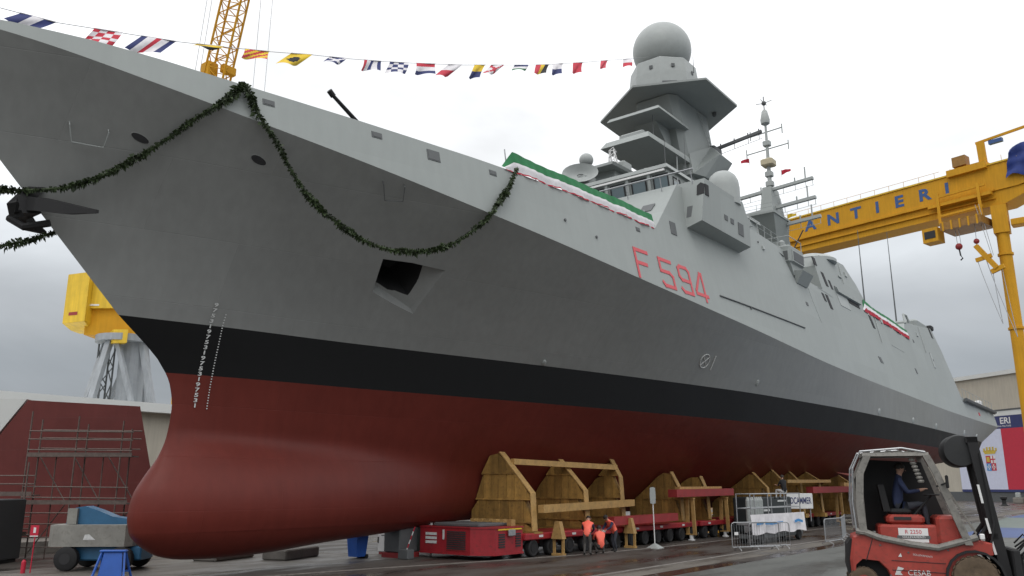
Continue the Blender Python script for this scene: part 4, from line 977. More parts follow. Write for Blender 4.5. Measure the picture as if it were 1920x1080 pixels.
# slab-sided section: sloping left end, red paint
P_ = lambda x, y, z: (x-6.5, y-16, z)
MB().loft([[P_(4.75, 18.1, 7.25), P_(8.35, 13.75, 6.95), P_(9.4, 16.2, 6.9), P_(7.0, 20, 7.2)],
           [P_(3.0, 21.2, 2.6), P_(9.4, 13.4, 2.6), P_(10.3, 16, 2.6), P_(6.0, 24, 2.6)],
           [P_(2.6, 22.0, .5), P_(9.5, 13.6, .5), P_(10.3, 16, .5), P_(5.6, 24.5, .5)]], cap=True).build('shell', plate_mat('block_red_paint', (.15, .030, .026), .55, 3., 1.6, .4, var=.15), blk)
MB().loft([[P_(3.0, 20.4, 7.35), P_(4.7, 18.15, 7.3), P_(7.7, 21, 7.3), P_(6, 23.5, 7.3)], [P_(1.0, 24.4, 4.6), P_(3.7, 20.1, 4.6), P_(6.7, 23, 4.6), P_(4, 27, 4.6)], [P_(.6, 25.0, 0), P_(2.75, 22.0, 0), P_(6.0, 25, 0), P_(3.5, 28, 0)]], cap=True).build('grey_end', M_ROOFW, blk)
MB().box(-4.5, 4.5, -1.0, 1.5, 0, .5).build('keel_blocks', M_CONC, blk)
def scaffold():
    t = thing('scaffold', 'tube scaffold with walkways standing before the red hull block', 'scaffold', (4, 10.5, 0))
    d_ = Vector((.63, -.777, 0)); q = Vector((.777, .63, 0)); o = Vector((2.55, 11.9, 0))-Vector((4, 10.5, 0))
    U = lambda u, v, z: o+d_*u+q*v+Vector((0, 0, z))
    def pole(a, b_, nm, r=.035): MB().tube([a, b_], r, 6).build(nm, M_PIPE, t)
    for u, z1 in ((-2.2, 4.2), (.0, 6.2), (2.05, 6.0), (4.0, 5.8)):
        for v in (0, .75): pole(U(u+v*.1, v, 0), U(u+v*.1, v, z1-.4*v), 'standard')
    pole(U(.45, -.6, .1), U(.45, -.6, 4.0), 'standard')
    for z in (5.35, 5.0, 4.55, 3.0, 2.55): 
        pole(U(0, -.06, z), U(4.5, -.06, z-.05), 'ledger', .028)
        if z > 3.5: pole(U(0, .8, z+.1), U(4.5, .8, z+.05), 'ledger', .028)
    for u in (1.05, 3.1): pole(U(u, .4, 0), U(u, .4, 4.3), 'standard', .028)
    for z in (1.9, 1.45, .9, .5): pole(U(0, -.06, z), U(4.6, -.06, z), 'ledger', .026)
    for k in range(3): pole(U(.1+k*1.5, .82, .2+k*.1), U(1.5+k*1.5, .82, 2.3), 'brace', .024); pole(U(.1+k*1.5, .82, 4.3), U(1.4+k*1.5, .82, 2.4), 'brace', .024)
    for z in (3.45, 3.1, 1.75, 1.25): pole(U(-4.5, -.1, z), U(.5, -.1, z), 'ledger', .028)
    for z, u0, u1 in ((4.25, 0, 4.5), (2.25, 0, 4.5), (2.6, -4.5, .4), (.95, -4.5, .4)):
        for k in range(3): MB().prism([U(u0, .05+k*.23, z), U(u1, .05+k*.23, z), U(u1, .25+k*.23, z), U(u0, .25+k*.23, z)], (0, 0, .05)).build('walkway_board', M_PIPE, t)
        MB().prism([U(u0, -.03, z), U(u1, -.03, z), U(u1, -.0, z), U(u0, -.0, z)], (0, 0, .18)).build('toe_board', M_PIPE, t)
    pole(U(-1.2, -.4, 0), U(.3, -.4, 1.2), 'brace', .06)
    return t
scaffold()
# dark container behind the scaffold foot
def container(t):
    MB().cham(-1.4, 1.4, -1.1, 1.1, .12, 2.5, .04).build('body', mat('dark_container_paint', (.03, .033, .036), .6, var=.2), t)
    mb = MB()
    for k in range(13): mb.box(-1.3+k*.2, -1.2+k*.2, -1.15, -1.1, .25, 2.4)
    mb.build('corrugation', mat('dark_container_paint', (.03, .033, .036)), t)
    MB().box(-1.3, 1.3, -1, 1, 0, .12).build('skids', M_BLK, t)
simple('site_container', 'dark site container at the left edge behind the scaffold', 'container', (.6, 11.2, 0), container, R(-50))
# tower-portal crane with yellow machinery house
kc = thing('portal_crane', 'crane with yellow machinery house on splayed grey legs, beyond the bow', 'crane', (23.9, 47.0, 0))
ring = lambda r_, z, n=20: [(r_*math.cos(2*math.pi*k/n), r_*math.sin(2*math.pi*k/n), z) for k in range(n)]
MB().loft([ring(2.55, 15.7), ring(2.55, 16.3), ring(2.3, 16.3)], cap=True).build('slew_ring', M_LEG, kc)
for k in range(4):
    a = R(20+90*k); b_ = a
    MB().beam((1.9*math.cos(a), 1.9*math.sin(a), 15.7), (6.3*math.cos(a+.1), 6.3*math.sin(a+.1), 0), .5, .5).build('leg', M_LEG, kc)
    a2 = a+R(90)
    MB().beam((1.8*math.cos(a+.35), 1.8*math.sin(a+.35), 15.7), (6.2*math.cos(a2-.1), 6.2*math.sin(a2-.1), .2), .38, .38).build('brace', M_LEG, kc)
MB().cyl((.5, -.6, 0), (.5, -.6, 15.7), 1.15, 20).build('lift_shaft', M_LEG, kc)
mb = MB()
for sx, sy in ((-1, -1), (-1, 1), (1, 1), (1, -1)): mb.beam((-1.3+sx*.5, .7+sy*.5, 0), (-1.3+sx*.5, .7+sy*.5, 15.6), .12, .12)
for k in range(10):
    z = 1.5*k
    for (a, b_) in (((-1, -1), (1, -1)), ((1, -1), (1, 1)), ((1, 1), (-1, 1)), ((-1, 1), (-1, -1))):
        if k % 2: a, b_ = b_, a
        mb.beam((-1.3+a[0]*.5, .7+a[1]*.5, z), (-1.3+b_[0]*.5, .7+b_[1]*.5, z+1.5), .07, .07)
mb.build('ladder_tower', M_DGREY, kc)
# house: counterweight box at the left, boom-side floor to the right
f_ = Vector((.617, -.787, 0)); g_ = Vector((.787, .617, 0))
H = lambda a, b_, z: tuple(f_*(a-.65)+g_*b_+Vector((0, 0, z)))
hb = MB(); hb.loft([[H(a, b_, z) for a, b_ in ((-4.6, -1.4), (-2.1, -2.4), (-2.1, 2.0), (-4.6, 2.0))] for z in (17.35, 21.9)], cap=True); hb.build('counterweight_house', M_YEL2, kc)
hb = MB(); hb.loft([[H(-4.6, -1.4, 17.34), H(-2.1, -2.4, 17.34), H(-2.1, 2, 17.34), H(-4.6, 2, 17.34)], [H(-4.4, -.2, 16.9), H(-2.4, -.6, 16.9), H(-2.4, 1.4, 16.9), H(-4.4, 1.4, 16.9)]], cap=True); hb.build('counterweight_keel', M_YEL2, kc)
hb = MB(); hb.loft([[H(a, b_, z) for a, b_ in ((-2.08, -1.7), (6, -1.7), (6, 2.0), (-2.08, 2.0))] for z in (18.7, 22.2)], cap=True); hb.build('machinery_house', M_YEL2, kc)
hb = MB(); hb.loft([[H(a, b_, z) for a, b_ in ((-2.6, -1.3), (4, -1.3), (4, 1.6), (-2.6, 1.6))] for z in (16.31, 18.69)], cap=True); hb.build('slew_frame', M_YEL, kc)
MB().add([H(-4.0, -1.66, 18.0), H(-3.0, -2.06, 18.0), H(-3.0, -2.06, 18.3), H(-4.0, -1.66, 18.3)], [(0, 1, 2, 3)]).build('rust_plate', M_BEAM, kc)
MB().prism([H(-2.0, -1.72, 18.9), H(-1.3, -1.72, 18.9), H(-1.3, -1.72, 19.05), H(-2.0, -1.72, 19.05)], H(0, -.04, 0)).build('white_notice', M_WHITE, kc)
MB().prism([H(.6, -2.4, 15.4), H(1.9, -2.4, 15.4), H(1.9, -2.4, 16.6), H(.6, -2.4, 16.6)], H(0, .8, 0)).build('access_cage', M_YEL2, kc)
# lattice boom crane rising behind the foredeck
bc = thing('lattice_boom_crane', 'yellow lattice crane boom with hoist ropes rising behind the foredeck flags', 'crane', (36.4, 57, 0))
cb = Vector((36.5, 57.1, 50.2)); ct = Vector((36.55, 53.1, 66)); base_ = Vector((36.4, 57, 0))
tt = (ct-cb).normalized(); r1 = Vector((.617, -.787, 0)); r1 = (r1-tt*r1.dot(tt)).normalized(); r2 = tt.cross(r1)
cb2 = cb-tt*10
corn = [(-1, -1), (1, -1), (1, 1), (-1, 1)]
q_ = lambda f, i, w0=1.15: (cb2.lerp(ct, f)+r1*corn[i][0]*w0+r2*corn[i][1]*w0)-base_
for i in range(4): MB().beam(q_(0, i), q_(1, i), .2, .2).build('chord', M_YEL, bc)
mb = MB(); N = 16
for k in range(N):
    for i in range(4):
        j = (i+1) % 4
        a, b_ = (i, j) if k % 2 else (j, i)
        mb.beam(q_(k/N, a), q_((k+1)/N, b_), .1, .1); mb.beam(q_(k/N, i), q_(k/N, j), .08, .08)
mb.build('lacing', M_YEL, bc)
MB().beam(Vector((0, 0, 0)), cb2-base_, 1.8, 1.8).build('pylon', M_YEL, bc)
m_ = cb-base_
MB().cham(m_.x-1.6, m_.x-.2, m_.y-.6, m_.y+1.0, m_.z+.2, m_.z+2.2, .1).build('operator_cab', M_YEL, bc)
MB().cham(m_.x-.2, m_.x+1.6, m_.y-1.6, m_.y-.9, m_.z+1.0, m_.z+2.0, .05).build('winch_frame', M_YEL, bc)
for dx, dy in ((3.0, -3.0), (3.9, -4.1), (-1.6, 2.2), (-2.0, 2.6)):
    MB().tube([(m_.x+dx, m_.y+dy, 42), (m_.x+dx*1.02+.3, m_.y+dy-(3.0 if dx < 0 else 0), 70)], .035, 5).build('hoist_rope', M_STEEL, bc)
# ================================================================ boom lift, trestle, fire point at the left foot
bl = thing('boom_lift', 'blue boom lift with big grey counterweight beside the bow bulb', 'boom lift', (2.6, 5.2, 0), R(-50))
MB().loft([[(x, y, z) for x, y in ((-1.35, -.7), (-1.1, -.95), (1.5, -.95), (1.7, -.7), (1.7, .7), (1.5, .95), (-1.1, .95), (-1.35, .7))] for z in (.86, .92, 1.45, 1.62)], cap=True).build('counterweight', M_CWT, bl)
MB().loft([[(-1.0, y, 1.64), (-.7, y, 2.22), (-.35, y, 2.28), (.15, y, 2.12), (.7, y, 1.9), (2.4, y, 1.66), (2.4, y, 1.6), (.2, y, 1.6)] for y in (-.3, .35)], cap=True).build('boom_knuckle', M_LIFTB, bl)
MB().box(-.9, -.55, -.45, -.31, 1.63, 2.2).build('knuckle_guard', M_CWT, bl)
MB().cham(-.8, 2.0, -.6, .6, .35, .85, .05).build('chassis', M_LIFTB, bl)
for x in (-.55, 1.4):
    for y in (-.85, .85):
        w_ = MB().rev([(.1, -.16), (.3, -.17), (.42, -.12), (.44, 0), (.42, .12), (.3, .17), (.1, .16)], c=(x, y, .44), n=20, axis='y').build('wheel', M_BLK, bl, smooth=True)
        MB().rev([(.2, -.175), (.16, -.13), (.02, -.14)], c=(x, y, .44), n=12, axis='y').build('rim', M_HOLE, w_)
MB().add([(.0, -.957, 1.1), (.45, -.957, 1.1), (.2, -.957, 1.3), (.05, -.957, 1.28)], [(0, 1, 2, 3)]).build('maker_decal', M_MARK, bl)
tr = thing('blue_trestle', 'bright blue plastic trestle in front of the boom lift', 'trestle', (1.05, .65, 0), R(-48))
tr.scale = (.95, .9, .9)
MB().loft([[(-.42, -.22, .02), (.42, -.22, .02), (.42, -.18, .02), (-.42, -.18, .02)], [(-.3, -.05, 1.0), (.3, -.05, 1.0), (.3, 0, 1.0), (-.3, 0, 1.0)]], cap=True).build('panel', M_BLUE, tr)
for sx in (-1, 1):
    for sy in (-1, 1): MB().beam((sx*.38, sy*.05, 1.0), (sx*.55, sy*.4, 0), .06, .06).build('leg', M_BLUE, tr)
MB().cham(-.46, .46, -.12, .12, 1.0, 1.08, .03).build('top_rail', M_BLUE, tr)
MB().box(-.5, .5, .2, .24, .3, .36).build('cross_bar', M_BLUE, tr)
fp = thing('fire_point_sign', 'red and white fire extinguisher sign on a thin red pole by the scaffold', 'sign', (.5, 5.35, 0), R(-50))
fp.scale = (.85, .85, .92)
MB().tube([(0, 0, 0), (.02, 0, 1.45)], .025, 8).build('pole', M_PRED, fp); MB().box(-.19, .15, -.02, .0, 1.4, 1.78).build('sign_plate', M_PRED, fp)
MB().box(-.06, .04, -.03, -.021, 1.5, 1.7).build('pictogram', M_WHITE, fp); MB().box(-.19, .15, -.025, 0, 1.36, 1.397).build('white_edge', M_WHITE, fp)
MB().rev([(.09, 0), (.09, .42), (.04, .5)], c=(-.3, 0, 0), n=12).build('extinguisher', M_PRED, fp)

# ================================================================ gantry crane, right
ga = thing('gantry_crane', 'huge yellow gantry crane with blue lettering beyond the stern', 'gantry crane', (152.6, -11.1, 0))
gd = Vector((.225, .974, 0)).normalized(); gn = Vector((gd.y, -gd.x, 0))          # gn points aft, away from the viewer's side
GP = lambda u, w, z: tuple(-gd*u+gn*w+Vector((0, 0, z)))                          # u runs towards the leg end, w aft
MB().loft([[GP(u, w, z) for w, z in ((0, 55.4), (0, 60.4), (5.5, 60.4), (5.5, 55.4))] for u in (-75, 1.0)]+[[GP(9, w, z) for w, z in ((0, 56.6), (0, 60.4), (5.5, 60.4), (5.5, 56.6))]], cap=True).build('box_girder', M_YEL, ga)
MB().loft([[GP(u, w, z) for w, z in ((.25, 52.7), (.25, 55.39), (5.2, 55.39), (5.2, 52.7))] for u in (-75, -1.5)]+[[GP(6, w, z) for w, z in ((.25, 55.2), (.25, 55.39), (5.2, 55.39), (5.2, 55.2))]], cap=True).build('lower_girder', M_YEL, ga)
MB().loft([[GP(u, w, z) for w, z in ((-.35, 55.35), (-.35, 55.75), (0, 55.75), (0, 55.35))] for u in (-75, -3)], cap=True).build('trolley_rail', M_YEL, ga)
MB().loft([[GP(u, w, z) for w, z in ((-.2, 60.41), (-.2, 60.7), (5.7, 60.7), (5.7, 60.41))] for u in (-75, 8.9)], cap=True).build('top_flange', M_YEL2, ga)
MB().loft([[GP(u, w, z) for w, z in ((-.12, 53.9), (-.12, 54.15), (.25, 54.15), (.25, 53.9))] for u in (-75, -3)], cap=True).build('lower_rib', M_YEL, ga)
for ch, u in (('A', -40.0), ('N', -34.6), ('T', -29.5), ('I', -24.9), ('E', -20.4), ('R', -15.4), ('I', -11.1)):
    mb = MB(); lettering(mb, ch, 3.2, GP(u, -.02, 57.0), -gd*1.15, (0, 0, 1), .03, .035); mb.build('letter', M_CBLUE, ga)
mb = MB()
for u in np.arange(-70, 0, 3.0): mb.tube([GP(u, -.3, 60.7), GP(u, -.3, 61.7)], .04, 5)
mb.tube([GP(-72, -.3, 61.7), GP(-12, -.3, 61.7)], .04, 5); mb.build('walkway_rail', M_YEL, ga)
lg = Vector((154.3, -8.4, 0))-Vector((152.6, -11.1, 0))
MB().rev([(1.05, 0), (1.05, 47.5)], c=lg, n=24).build('leg', M_YEL, ga, smooth=True)
MB().rev([(1.28, -.2), (1.28, .2)], c=lg+Vector((0, 0, 30)), n=24).build('leg_flange', M_YEL, ga); MB().rev([(1.28, -.2), (1.28, .2)], c=lg+Vector((0, 0, 43.5)), n=24).build('leg_flange', M_YEL, ga)
MB().loft([[(lg.x+a, lg.y+b_, z) for a, b_ in ((-1.25, -1.25), (1.25, -1.25), (1.25, 1.25), (-1.25, 1.25))] for z in (47.4, 49.6, 52.6)], cap=True).build('leg_head', M_YEL, ga)
MB().cham(lg.x-1.2, lg.x+1.2, lg.y-3.8, lg.y-1.6, 48.4, 49.6, .1).build('leg_platform', M_YEL, ga)
MB().loft([[GP(u, w, z) for w, z in ((1, 0), (1, 55), (4, 55), (4, 0))] for u in (-73, -70)], cap=True).build('far_leg', M_YEL, ga)
# trolley: side frame, cab and hooks
MB().loft([[GP(u, w, z) for w, z in ((-1.3, 54.6), (-1.3, 55.2), (-.36, 55.2), (-.36, 54.6))] for u in (-14.5, -3.2)], cap=True).build('trolley_frame', M_YEL, ga)
mb = MB()
for u in (-12.5, -5.2): mb.beam(GP(u, -1.35, 51.0), GP(u, -1.35, 57.2), .5, .5)
mb.beam(GP(-12.5, -1.35, 56.4), GP(-4.0, -1.35, 56.6), .3, .4); mb.beam(GP(-12.9, -1.35, 52.6), GP(-4.8, -1.35, 52.7), .3, .4); mb.build('trolley_columns', M_YEL, ga)
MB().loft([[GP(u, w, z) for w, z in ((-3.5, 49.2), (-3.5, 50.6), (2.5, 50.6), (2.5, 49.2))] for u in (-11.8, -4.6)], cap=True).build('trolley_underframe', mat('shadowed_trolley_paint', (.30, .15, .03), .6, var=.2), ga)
for k in range(5): MB().loft([[GP(u, -3.58, z) for z in (49.0, 50.8)]+[GP(u+.3, -3.58, z) for z in (50.8, 49.0)], [GP(u, -3.51, z) for z in (49.0, 50.8)]+[GP(u+.3, -3.51, z) for z in (50.8, 49.0)]] if (u := -11.4+k*1.5) or True else [], cap=True).build('trolley_rib', M_YEL, ga)
cabb = MB().loft([[GP(u, w, z) for w, z in ((-3.4, 47.5), (-3.4, 50.2), (-.6, 50.2), (-.6, 47.5))] for u in (-15.2, -12.4)], cap=True).build('operator_cab', M_YEL, ga)
MB().loft([[GP(u, w, z) for w, z in ((-3.47, 48.2), (-3.47, 49.6), (-3.41, 49.6), (-3.41, 48.2))] for u in (-14.8, -12.8)], cap=True).build('cab_window', M_HOLE, cabb)
for u in (-9.2, -9.8): MB().tube([GP(u, -2, 49.2), GP(u+.1, -2, 46.3)], .05, 5).build('hoist_rope', M_STEEL, ga)
MB().sph(GP(-9.5, -2, 45.9), .62, 12, 8).build('hook_block', M_BEAM, ga); MB().tube([GP(-9.5, -2, 45.3), GP(-9.4, -2, 44.2), GP(-9.1, -2, 43.6), GP(-9.5, -2, 43.3)], .13, 6).build('hook', M_HOLE, ga)
mb = MB(); mb.beam(GP(-6.6, -2, 45.4), GP(-3.6, -2, 40.6), .8, .8); mb.beam(GP(-6.9, -2, 42.7), GP(-4.2, -2, 43.1), .5, .7); mb.beam(GP(-4.6, -2, 40.1), GP(-2.4, -2, 40.8), .5, .8); mb.build('lifting_beam', M_YEL, ga)
MB().sph(GP(-6.4, -2, 46.2), .5, 12, 8).build('hook_block', M_BEAM, ga)
for (u0, z0, u1, z1) in ((-6.4, 46.6, -6.3, 49.2), (-4.2, 43, -5.8, 53), (-3.9, 43.0, -5.2, 53)): MB().tube([GP(u0, -2, z0), GP(u1, -2, z1)], .05, 5).build('hoist_rope', M_STEEL, ga)
for (a, za, b_, zb, sag) in ((-6.6, 42.4, -3.9, 30.6, 6.5), (-4.4, 40.0, -3.9, 30.6, 1.5), (-5.2, 42.5, -1.9, 28.0, 5.5), (-2.8, 40.4, -1.9, 28.0, 1.2)):
    MB().tube([GP(a+(b_-a)*q, -2, za+(zb-za)*q**.9) for q in np.linspace(0, 1, 8)], .06, 5).build('sling', M_STEEL, ga)
# service crab and jib on top
MB().loft([[GP(u, w, z) for w, z in ((-.8, 60.0), (-.8, 61.3), (2, 61.3), (2, 60.0))] for u in (-10.6, -3.6)], cap=True).build('service_crab', M_YEL, ga)
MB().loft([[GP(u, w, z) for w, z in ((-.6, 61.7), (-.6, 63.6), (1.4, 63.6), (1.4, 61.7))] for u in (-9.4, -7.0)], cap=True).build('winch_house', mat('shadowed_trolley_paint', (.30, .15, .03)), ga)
MB().beam(GP(-8.4, .4, 61.3), GP(-8.4, .4, 61.72), .8, .8).build('winch_pedestal', M_YEL, ga); MB().beam(GP(-4.3, .4, 61.3), GP(-4.4, .4, 65.4), 1.3, 1.3).build('jib_post', M_YEL, ga)
MB().beam(GP(-5.2, .4, 65.4), GP(3.4, .4, 65.9), .35, .45).build('jib_arm', M_YEL, ga)
MB().loft([[GP(u, w, z) for w, z in ((0, 64.4), (0, 65.1), (.8, 65.1), (.8, 64.4))] for u in (-2.9, -.6)], cap=True).build('jib_hoist', M_CBLUE, ga)
# blue sheet hanging over the girder end
bs = thing('blue_tarpaulin', 'crumpled blue tarpaulin hanging over the gantry girder end', 'tarpaulin', (152.6, -11.1, 60.4))
mb = MB(); P = []
for i in range(13):
    row = []
    for j in range(9):
        u = .6+i*.62; w = -.55-.28*math.sin(i*1.3+j*.6)-.2*math.sin(j*1.9)
        top = 62.0+.9*min(1, i/3); bot = 57.0+.5*math.sin(i*.9); z = top+(bot-top)*j/8
        u2 = u-(j/8)*1.3*(1-i/12)
        row.append(tuple(Vector(GP(u2, w, z-60.4))))
    P.append(row)
mb.grid(P); mb.build('cloth', mat('blue_tarpaulin_cloth', (.012, .035, .20), .6, var=.25, scale=.5), bs, smooth=True, angle=70)

# ================================================================ assembly hall with launch-day banners, right
hall = thing('assembly_hall', 'cream assembly hall with white roof edge behind the stern', 'building', (184.27, 4.16, 0))
fd = Vector((.558, .830, 0)).normalized(); fnn = Vector((fd.y, -fd.x, 0))         # fnn points away from the viewer
FP = lambda u, w, z: tuple(-fd*u+fnn*w+Vector((0, 0, z)))
MB().loft([[FP(u, w, z) for w, z in ((0, 0), (0, 25.2), (50, 25.2), (50, 0))] for u in (-60, 45)], cap=True).build('wall', M_CREAM, hall)
MB().loft([[FP(u, w, z) for w, z in ((-.6, 25.0), (-.6, 25.8), (51, 27.5), (51, 25.0))] for u in (-61, 46)], cap=True).build('roof', M_ROOFW, hall)
MB().loft([[FP(u, w, z) for w, z in ((-.15, 17.9), (-.15, 18.2), (0, 18.2), (0, 17.9))] for u in (-60, 45)], cap=True).build('cladding_joint', M_DGREY, hall)
MB().loft([[FP(u, w, z) for w, z in ((-.05, 16.9), (-.05, 17.9), (0, 17.9), (0, 16.9))] for u in (-60, 45)], cap=True).build('pale_band', M_ROOFW, hall)
MB().loft([[FP(u, w, z) for w, z in ((-.06, .0), (-.06, 1.9), (0, 1.9), (0, 0))] for u in (-60, 45)], cap=True).build('dado', M_DGREY, hall)
bn = thing('launch_banner', 'big navy, white and red banner with naval shield on the hall wall', 'banner', (184.27, 4.16, 0))
def fpanel(name, u0, u1, z0, z1, m, w=-.2, parent=bn, th=.06):
    return MB().loft([[FP(u, q, z) for q, z in ((w-th, z0), (w-th, z1), (w, z1), (w, z0))] for u in (u0, u1)], cap=True).build(name, m, parent)
fpanel('navy_heading', -6, 16, 14.35, 16.85, M_NAVY); fpanel('white_field', -6, 5.35, 2.4, 14.34, M_BWHT); fpanel('red_field', 5.36, 16, 2.4, 14.34, M_BRED); fpanel('navy_footing', -6, 16, 1.9, 2.39, M_NAVY)
mb = MB(); lettering(mb, 'ERI', 1.75, FP(6.7, -.27, 15.3), -fd*1.1, (0, 0, 1), 0, .02); mb.build('lettering', M_WHITE, bn, fix=False)
mb = MB(); lettering(mb, 'MARINA MILITARE', .5, FP(5.9, -.27, 14.65), -fd*1.0, (0, 0, 1)); mb.build('lettering', M_WHITE, bn, fix=False)
# quartered shield with a mural crown
su, sz, q = .95, 6.1, 1.02
for i, j, m in ((0, 1, M_PRED), (1, 1, M_WHITE), (0, 0, M_PBLUE), (1, 0, M_PRED)): fpanel('shield_quarter', su+i*q*1.12, su+(i+1)*q*1.12-.01, sz+j*1.5, sz+j*1.5+1.49, m, -.27, bn, .02)
fpanel('shield_charge', su+.2, su+.9, sz+1.75, sz+2.75, M_GOLD, -.3, bn, .01)
fpanel('shield_cross', su+1.6, su+1.8, sz+1.5, sz+3.0, M_PRED, -.3, bn, .01); fpanel('shield_cross', su+1.15, su+2.27, sz+2.15, sz+2.38, M_PRED, -.312, bn, .01)
for cu, mm in ((su+.56, M_WHITE), (su+1.7, M_WHITE)):
    mb = MB()
    for a in range(4):
        aa = a*math.pi/2+(math.pi/4 if cu < su+1 else 0)*0; dx, dz = math.cos(aa), math.sin(aa); px, pz = -dz, dx
        mb.add([FP(cu+dx*.04, -.303, sz+.75+dz*.04), FP(cu+dx*.42+px*.22, -.303, sz+.75+dz*.58+pz*.3), FP(cu+dx*.34, -.303, sz+.75+dz*.46), FP(cu+dx*.42-px*.22, -.303, sz+.75+dz*.58-pz*.3)], [(0, 1, 2, 3)])
    mb.build('shield_star', mm, bn, fix=False)
mb = MB(); mb.prism([FP(su-.1, -.29, sz+3.35), FP(su+2.35, -.29, sz+3.35), FP(su+2.75, -.29, sz+4.0), FP(su+1.12, -.29, sz+4.15), FP(su-.5, -.29, sz+4.0)], tuple(fnn*-.02))
for k in range(5): mb.prism([FP(su-.35+k*.72, -.29, sz+3.9), FP(su+.0+k*.72, -.29, sz+3.9), FP(su+.05+k*.72, -.29, sz+4.5+.25*(k in (1, 2, 3))), FP(su-.4+k*.72, -.29, sz+4.5+.25*(k in (1, 2, 3)))], tuple(fnn*-.02))
mb.build('mural_crown', M_GOLD, bn)
# things standing before the hall
def boat(t):
    MB().loft([[(-3.2+a, b_, z) for a, b_, z in ((0, -.9, .7), (0, .9, .7), (6.4, .9, .7), (6.4, -.9, .7))], [(-3.6+a, b_, z) for a, b_, z in ((0, -1.2, 1.5), (0, 1.2, 1.5), (7.6, 1.1, 1.7), (7.6, -1.1, 1.7))]], cap=True).build('hull', M_LGREY, t)
    MB().cham(-1.5, .5, -.8, .8, 1.55, 2.6, .1).build('cabin', M_WHITE, t)
    for x in (-2, 2): MB().box(x-.15, x+.15, -1, 1, 0, .69).build('cradle_foot', M_DGREY, t)
simple('workboat', 'small grey workboat on chocks before the red banner', 'boat', (166, -10.5, 0), boat, R(58))
simple('planter_box', 'small grey plinth before the white banner field', 'plinth', (167, -3.5, 0), lambda t: (MB().cham(-1.2, 1.2, -.8, .8, 0, 1.0, .1).build('body', M_CONC, t), MB().cham(-.5, .6, -.4, .4, 1.0, 1.9, .1).build('cover', M_LGREY, t)))
simple('dark_bollard', 'black cast bollard on the pavement right of the forklift', 'bollard', (141.5, -4.8, 0), lambda t: (MB().rev([(.55, 0), (.5, .1), (.32, .3), (.3, .9), (.5, 1.1), (.5, 1.35), (.2, 1.5)], n=16).build('post', M_BLK, t, smooth=True), MB().rev([(.75, 0), (.75, .06)], n=16).build('base', M_BLK, t)))

# ================================================================ barriers, sign post, platform
def barrier(x, y, rz, label, L=2.6, H=1.3):
    t = thing('crowd_barrier', label, 'barrier', (x, y, 0), rz, 'galvanised steel crowd barriers')
    mb = MB(); c = .14
    pts = [(0, 0, .16), (0, 0, H-c), (c*.3, 0, H-c*.3), (c, 0, H), (L-c, 0, H), (L-c*.3, 0, H-c*.3), (L, 0, H-c), (L, 0, .16), (0, 0, .16)]
    mb.tube(pts, .028, 6); mb.build('frame', M_STEEL, t)
    for k in range(1, int(L/.145)): MB().tube([(k*.145, 0, .16), (k*.145, 0, H)], .008, 4).build('bar', M_STEEL, t)
    for q in (.3, L-.3): MB().tube([(q-.02, -.32, 0), (q-.02, -.28, .05), (q, 0, .2), (q+.02, .28, .05), (q+.02, .32, 0)], .022, 5).build('foot', M_STEEL, t)
    return t
b1 = barrier(25.9, -9.9, R(-33), 'nearest crowd barrier, left end of the row, with a small white plate', 2.7); MB().box(.12, .34, -.035, -.03, .72, .86).build('white_plate', M_WHITE, b1)
barrier(27.3, -10.2, R(-31), 'crowd barrier overlapping the left-most one, before the white banner', 2.4, 1.25)
barrier(33.0, -12.0, R(-2), 'middle crowd barrier standing between the banner platform and the forklift', 2.6)
barrier(36.2, -11.9, R(14), 'crowd barrier closest to the forklift cab, right of the row', 2.8)
barrier(39.0, -11.2, R(16), 'far crowd barrier partly hidden by the forklift cab', 2.8)
sp_ = thing('sign_post', 'white blank paddle sign on a thin pole with a pyramid base', 'sign', (25.2, -6.1, 0))
MB().tube([(0, 0, .15), (-.05, .0, 2.35)], .028, 8).build('pole', M_WHITE, sp_)
MB().loft([[(a, b_, 0), (a, -b_, 0), (-a, -b_, 0), (-a, b_, 0)] if k == 0 else [(a*.15, b_*.15, .22), (a*.15, -b_*.15, .22), (-a*.15, -b_*.15, .22), (-a*.15, b_*.15, .22)] for k, (a, b_) in enumerate(((.34, .34), (.34, .34)))], cap=True).build('base', M_LGREY, sp_)
MB().loft([[Vector((-.05, 0, 2.55))+Vector((.62, -.787, 0))*a+Vector((-.787, -.62, 0))*dpt+Vector((0, 0, b_)) for a, b_ in ((-.13, -.38), (.0, -.42), (.13, -.38), (.15, 0), (.13, .38), (0, .42), (-.13, .38), (-.15, 0))] for dpt in (.04, -.02)], cap=True).build('paddle', M_LGREY, sp_)
# scissor platform carrying a white banner
pf = thing('work_platform', 'low scissor work platform with guard rails behind the barriers', 'work platform', (30.3, -9.1, 0), R(-1))
MB().cham(.2, 7.0, -.1, .9, .28, .5, .03).build('chassis', M_DGREY, pf)
for x in (.9, 6.2):
    for y in (-.1, .85):
        w_ = MB().rev([(.1, -.1), (.26, -.11), (.3, 0), (.26, .11), (.1, .1)], c=(x, y, .3), n=16, axis='y').build('wheel', M_BLK, pf)
for k in range(2):
    for s_ in (1, -1): MB().beam((1.0, .1+.6*k, .55 if s_ > 0 else .95), (6.0, .1+.6*k, .95 if s_ > 0 else .55), .08, .1).build('scissor_arm', M_STEEL, pf)
MB().cham(0, 7.2, 0, .85, .98, 1.12, .03).build('deck', M_STEEL, pf)
for x in (0.05, 2.4, 4.8, 7.15):
    for y in (.03, .82): MB().tube([(x, y, 1.12), (x, y, 2.62)], .03, 6).build('stanchion', M_STEEL, pf)
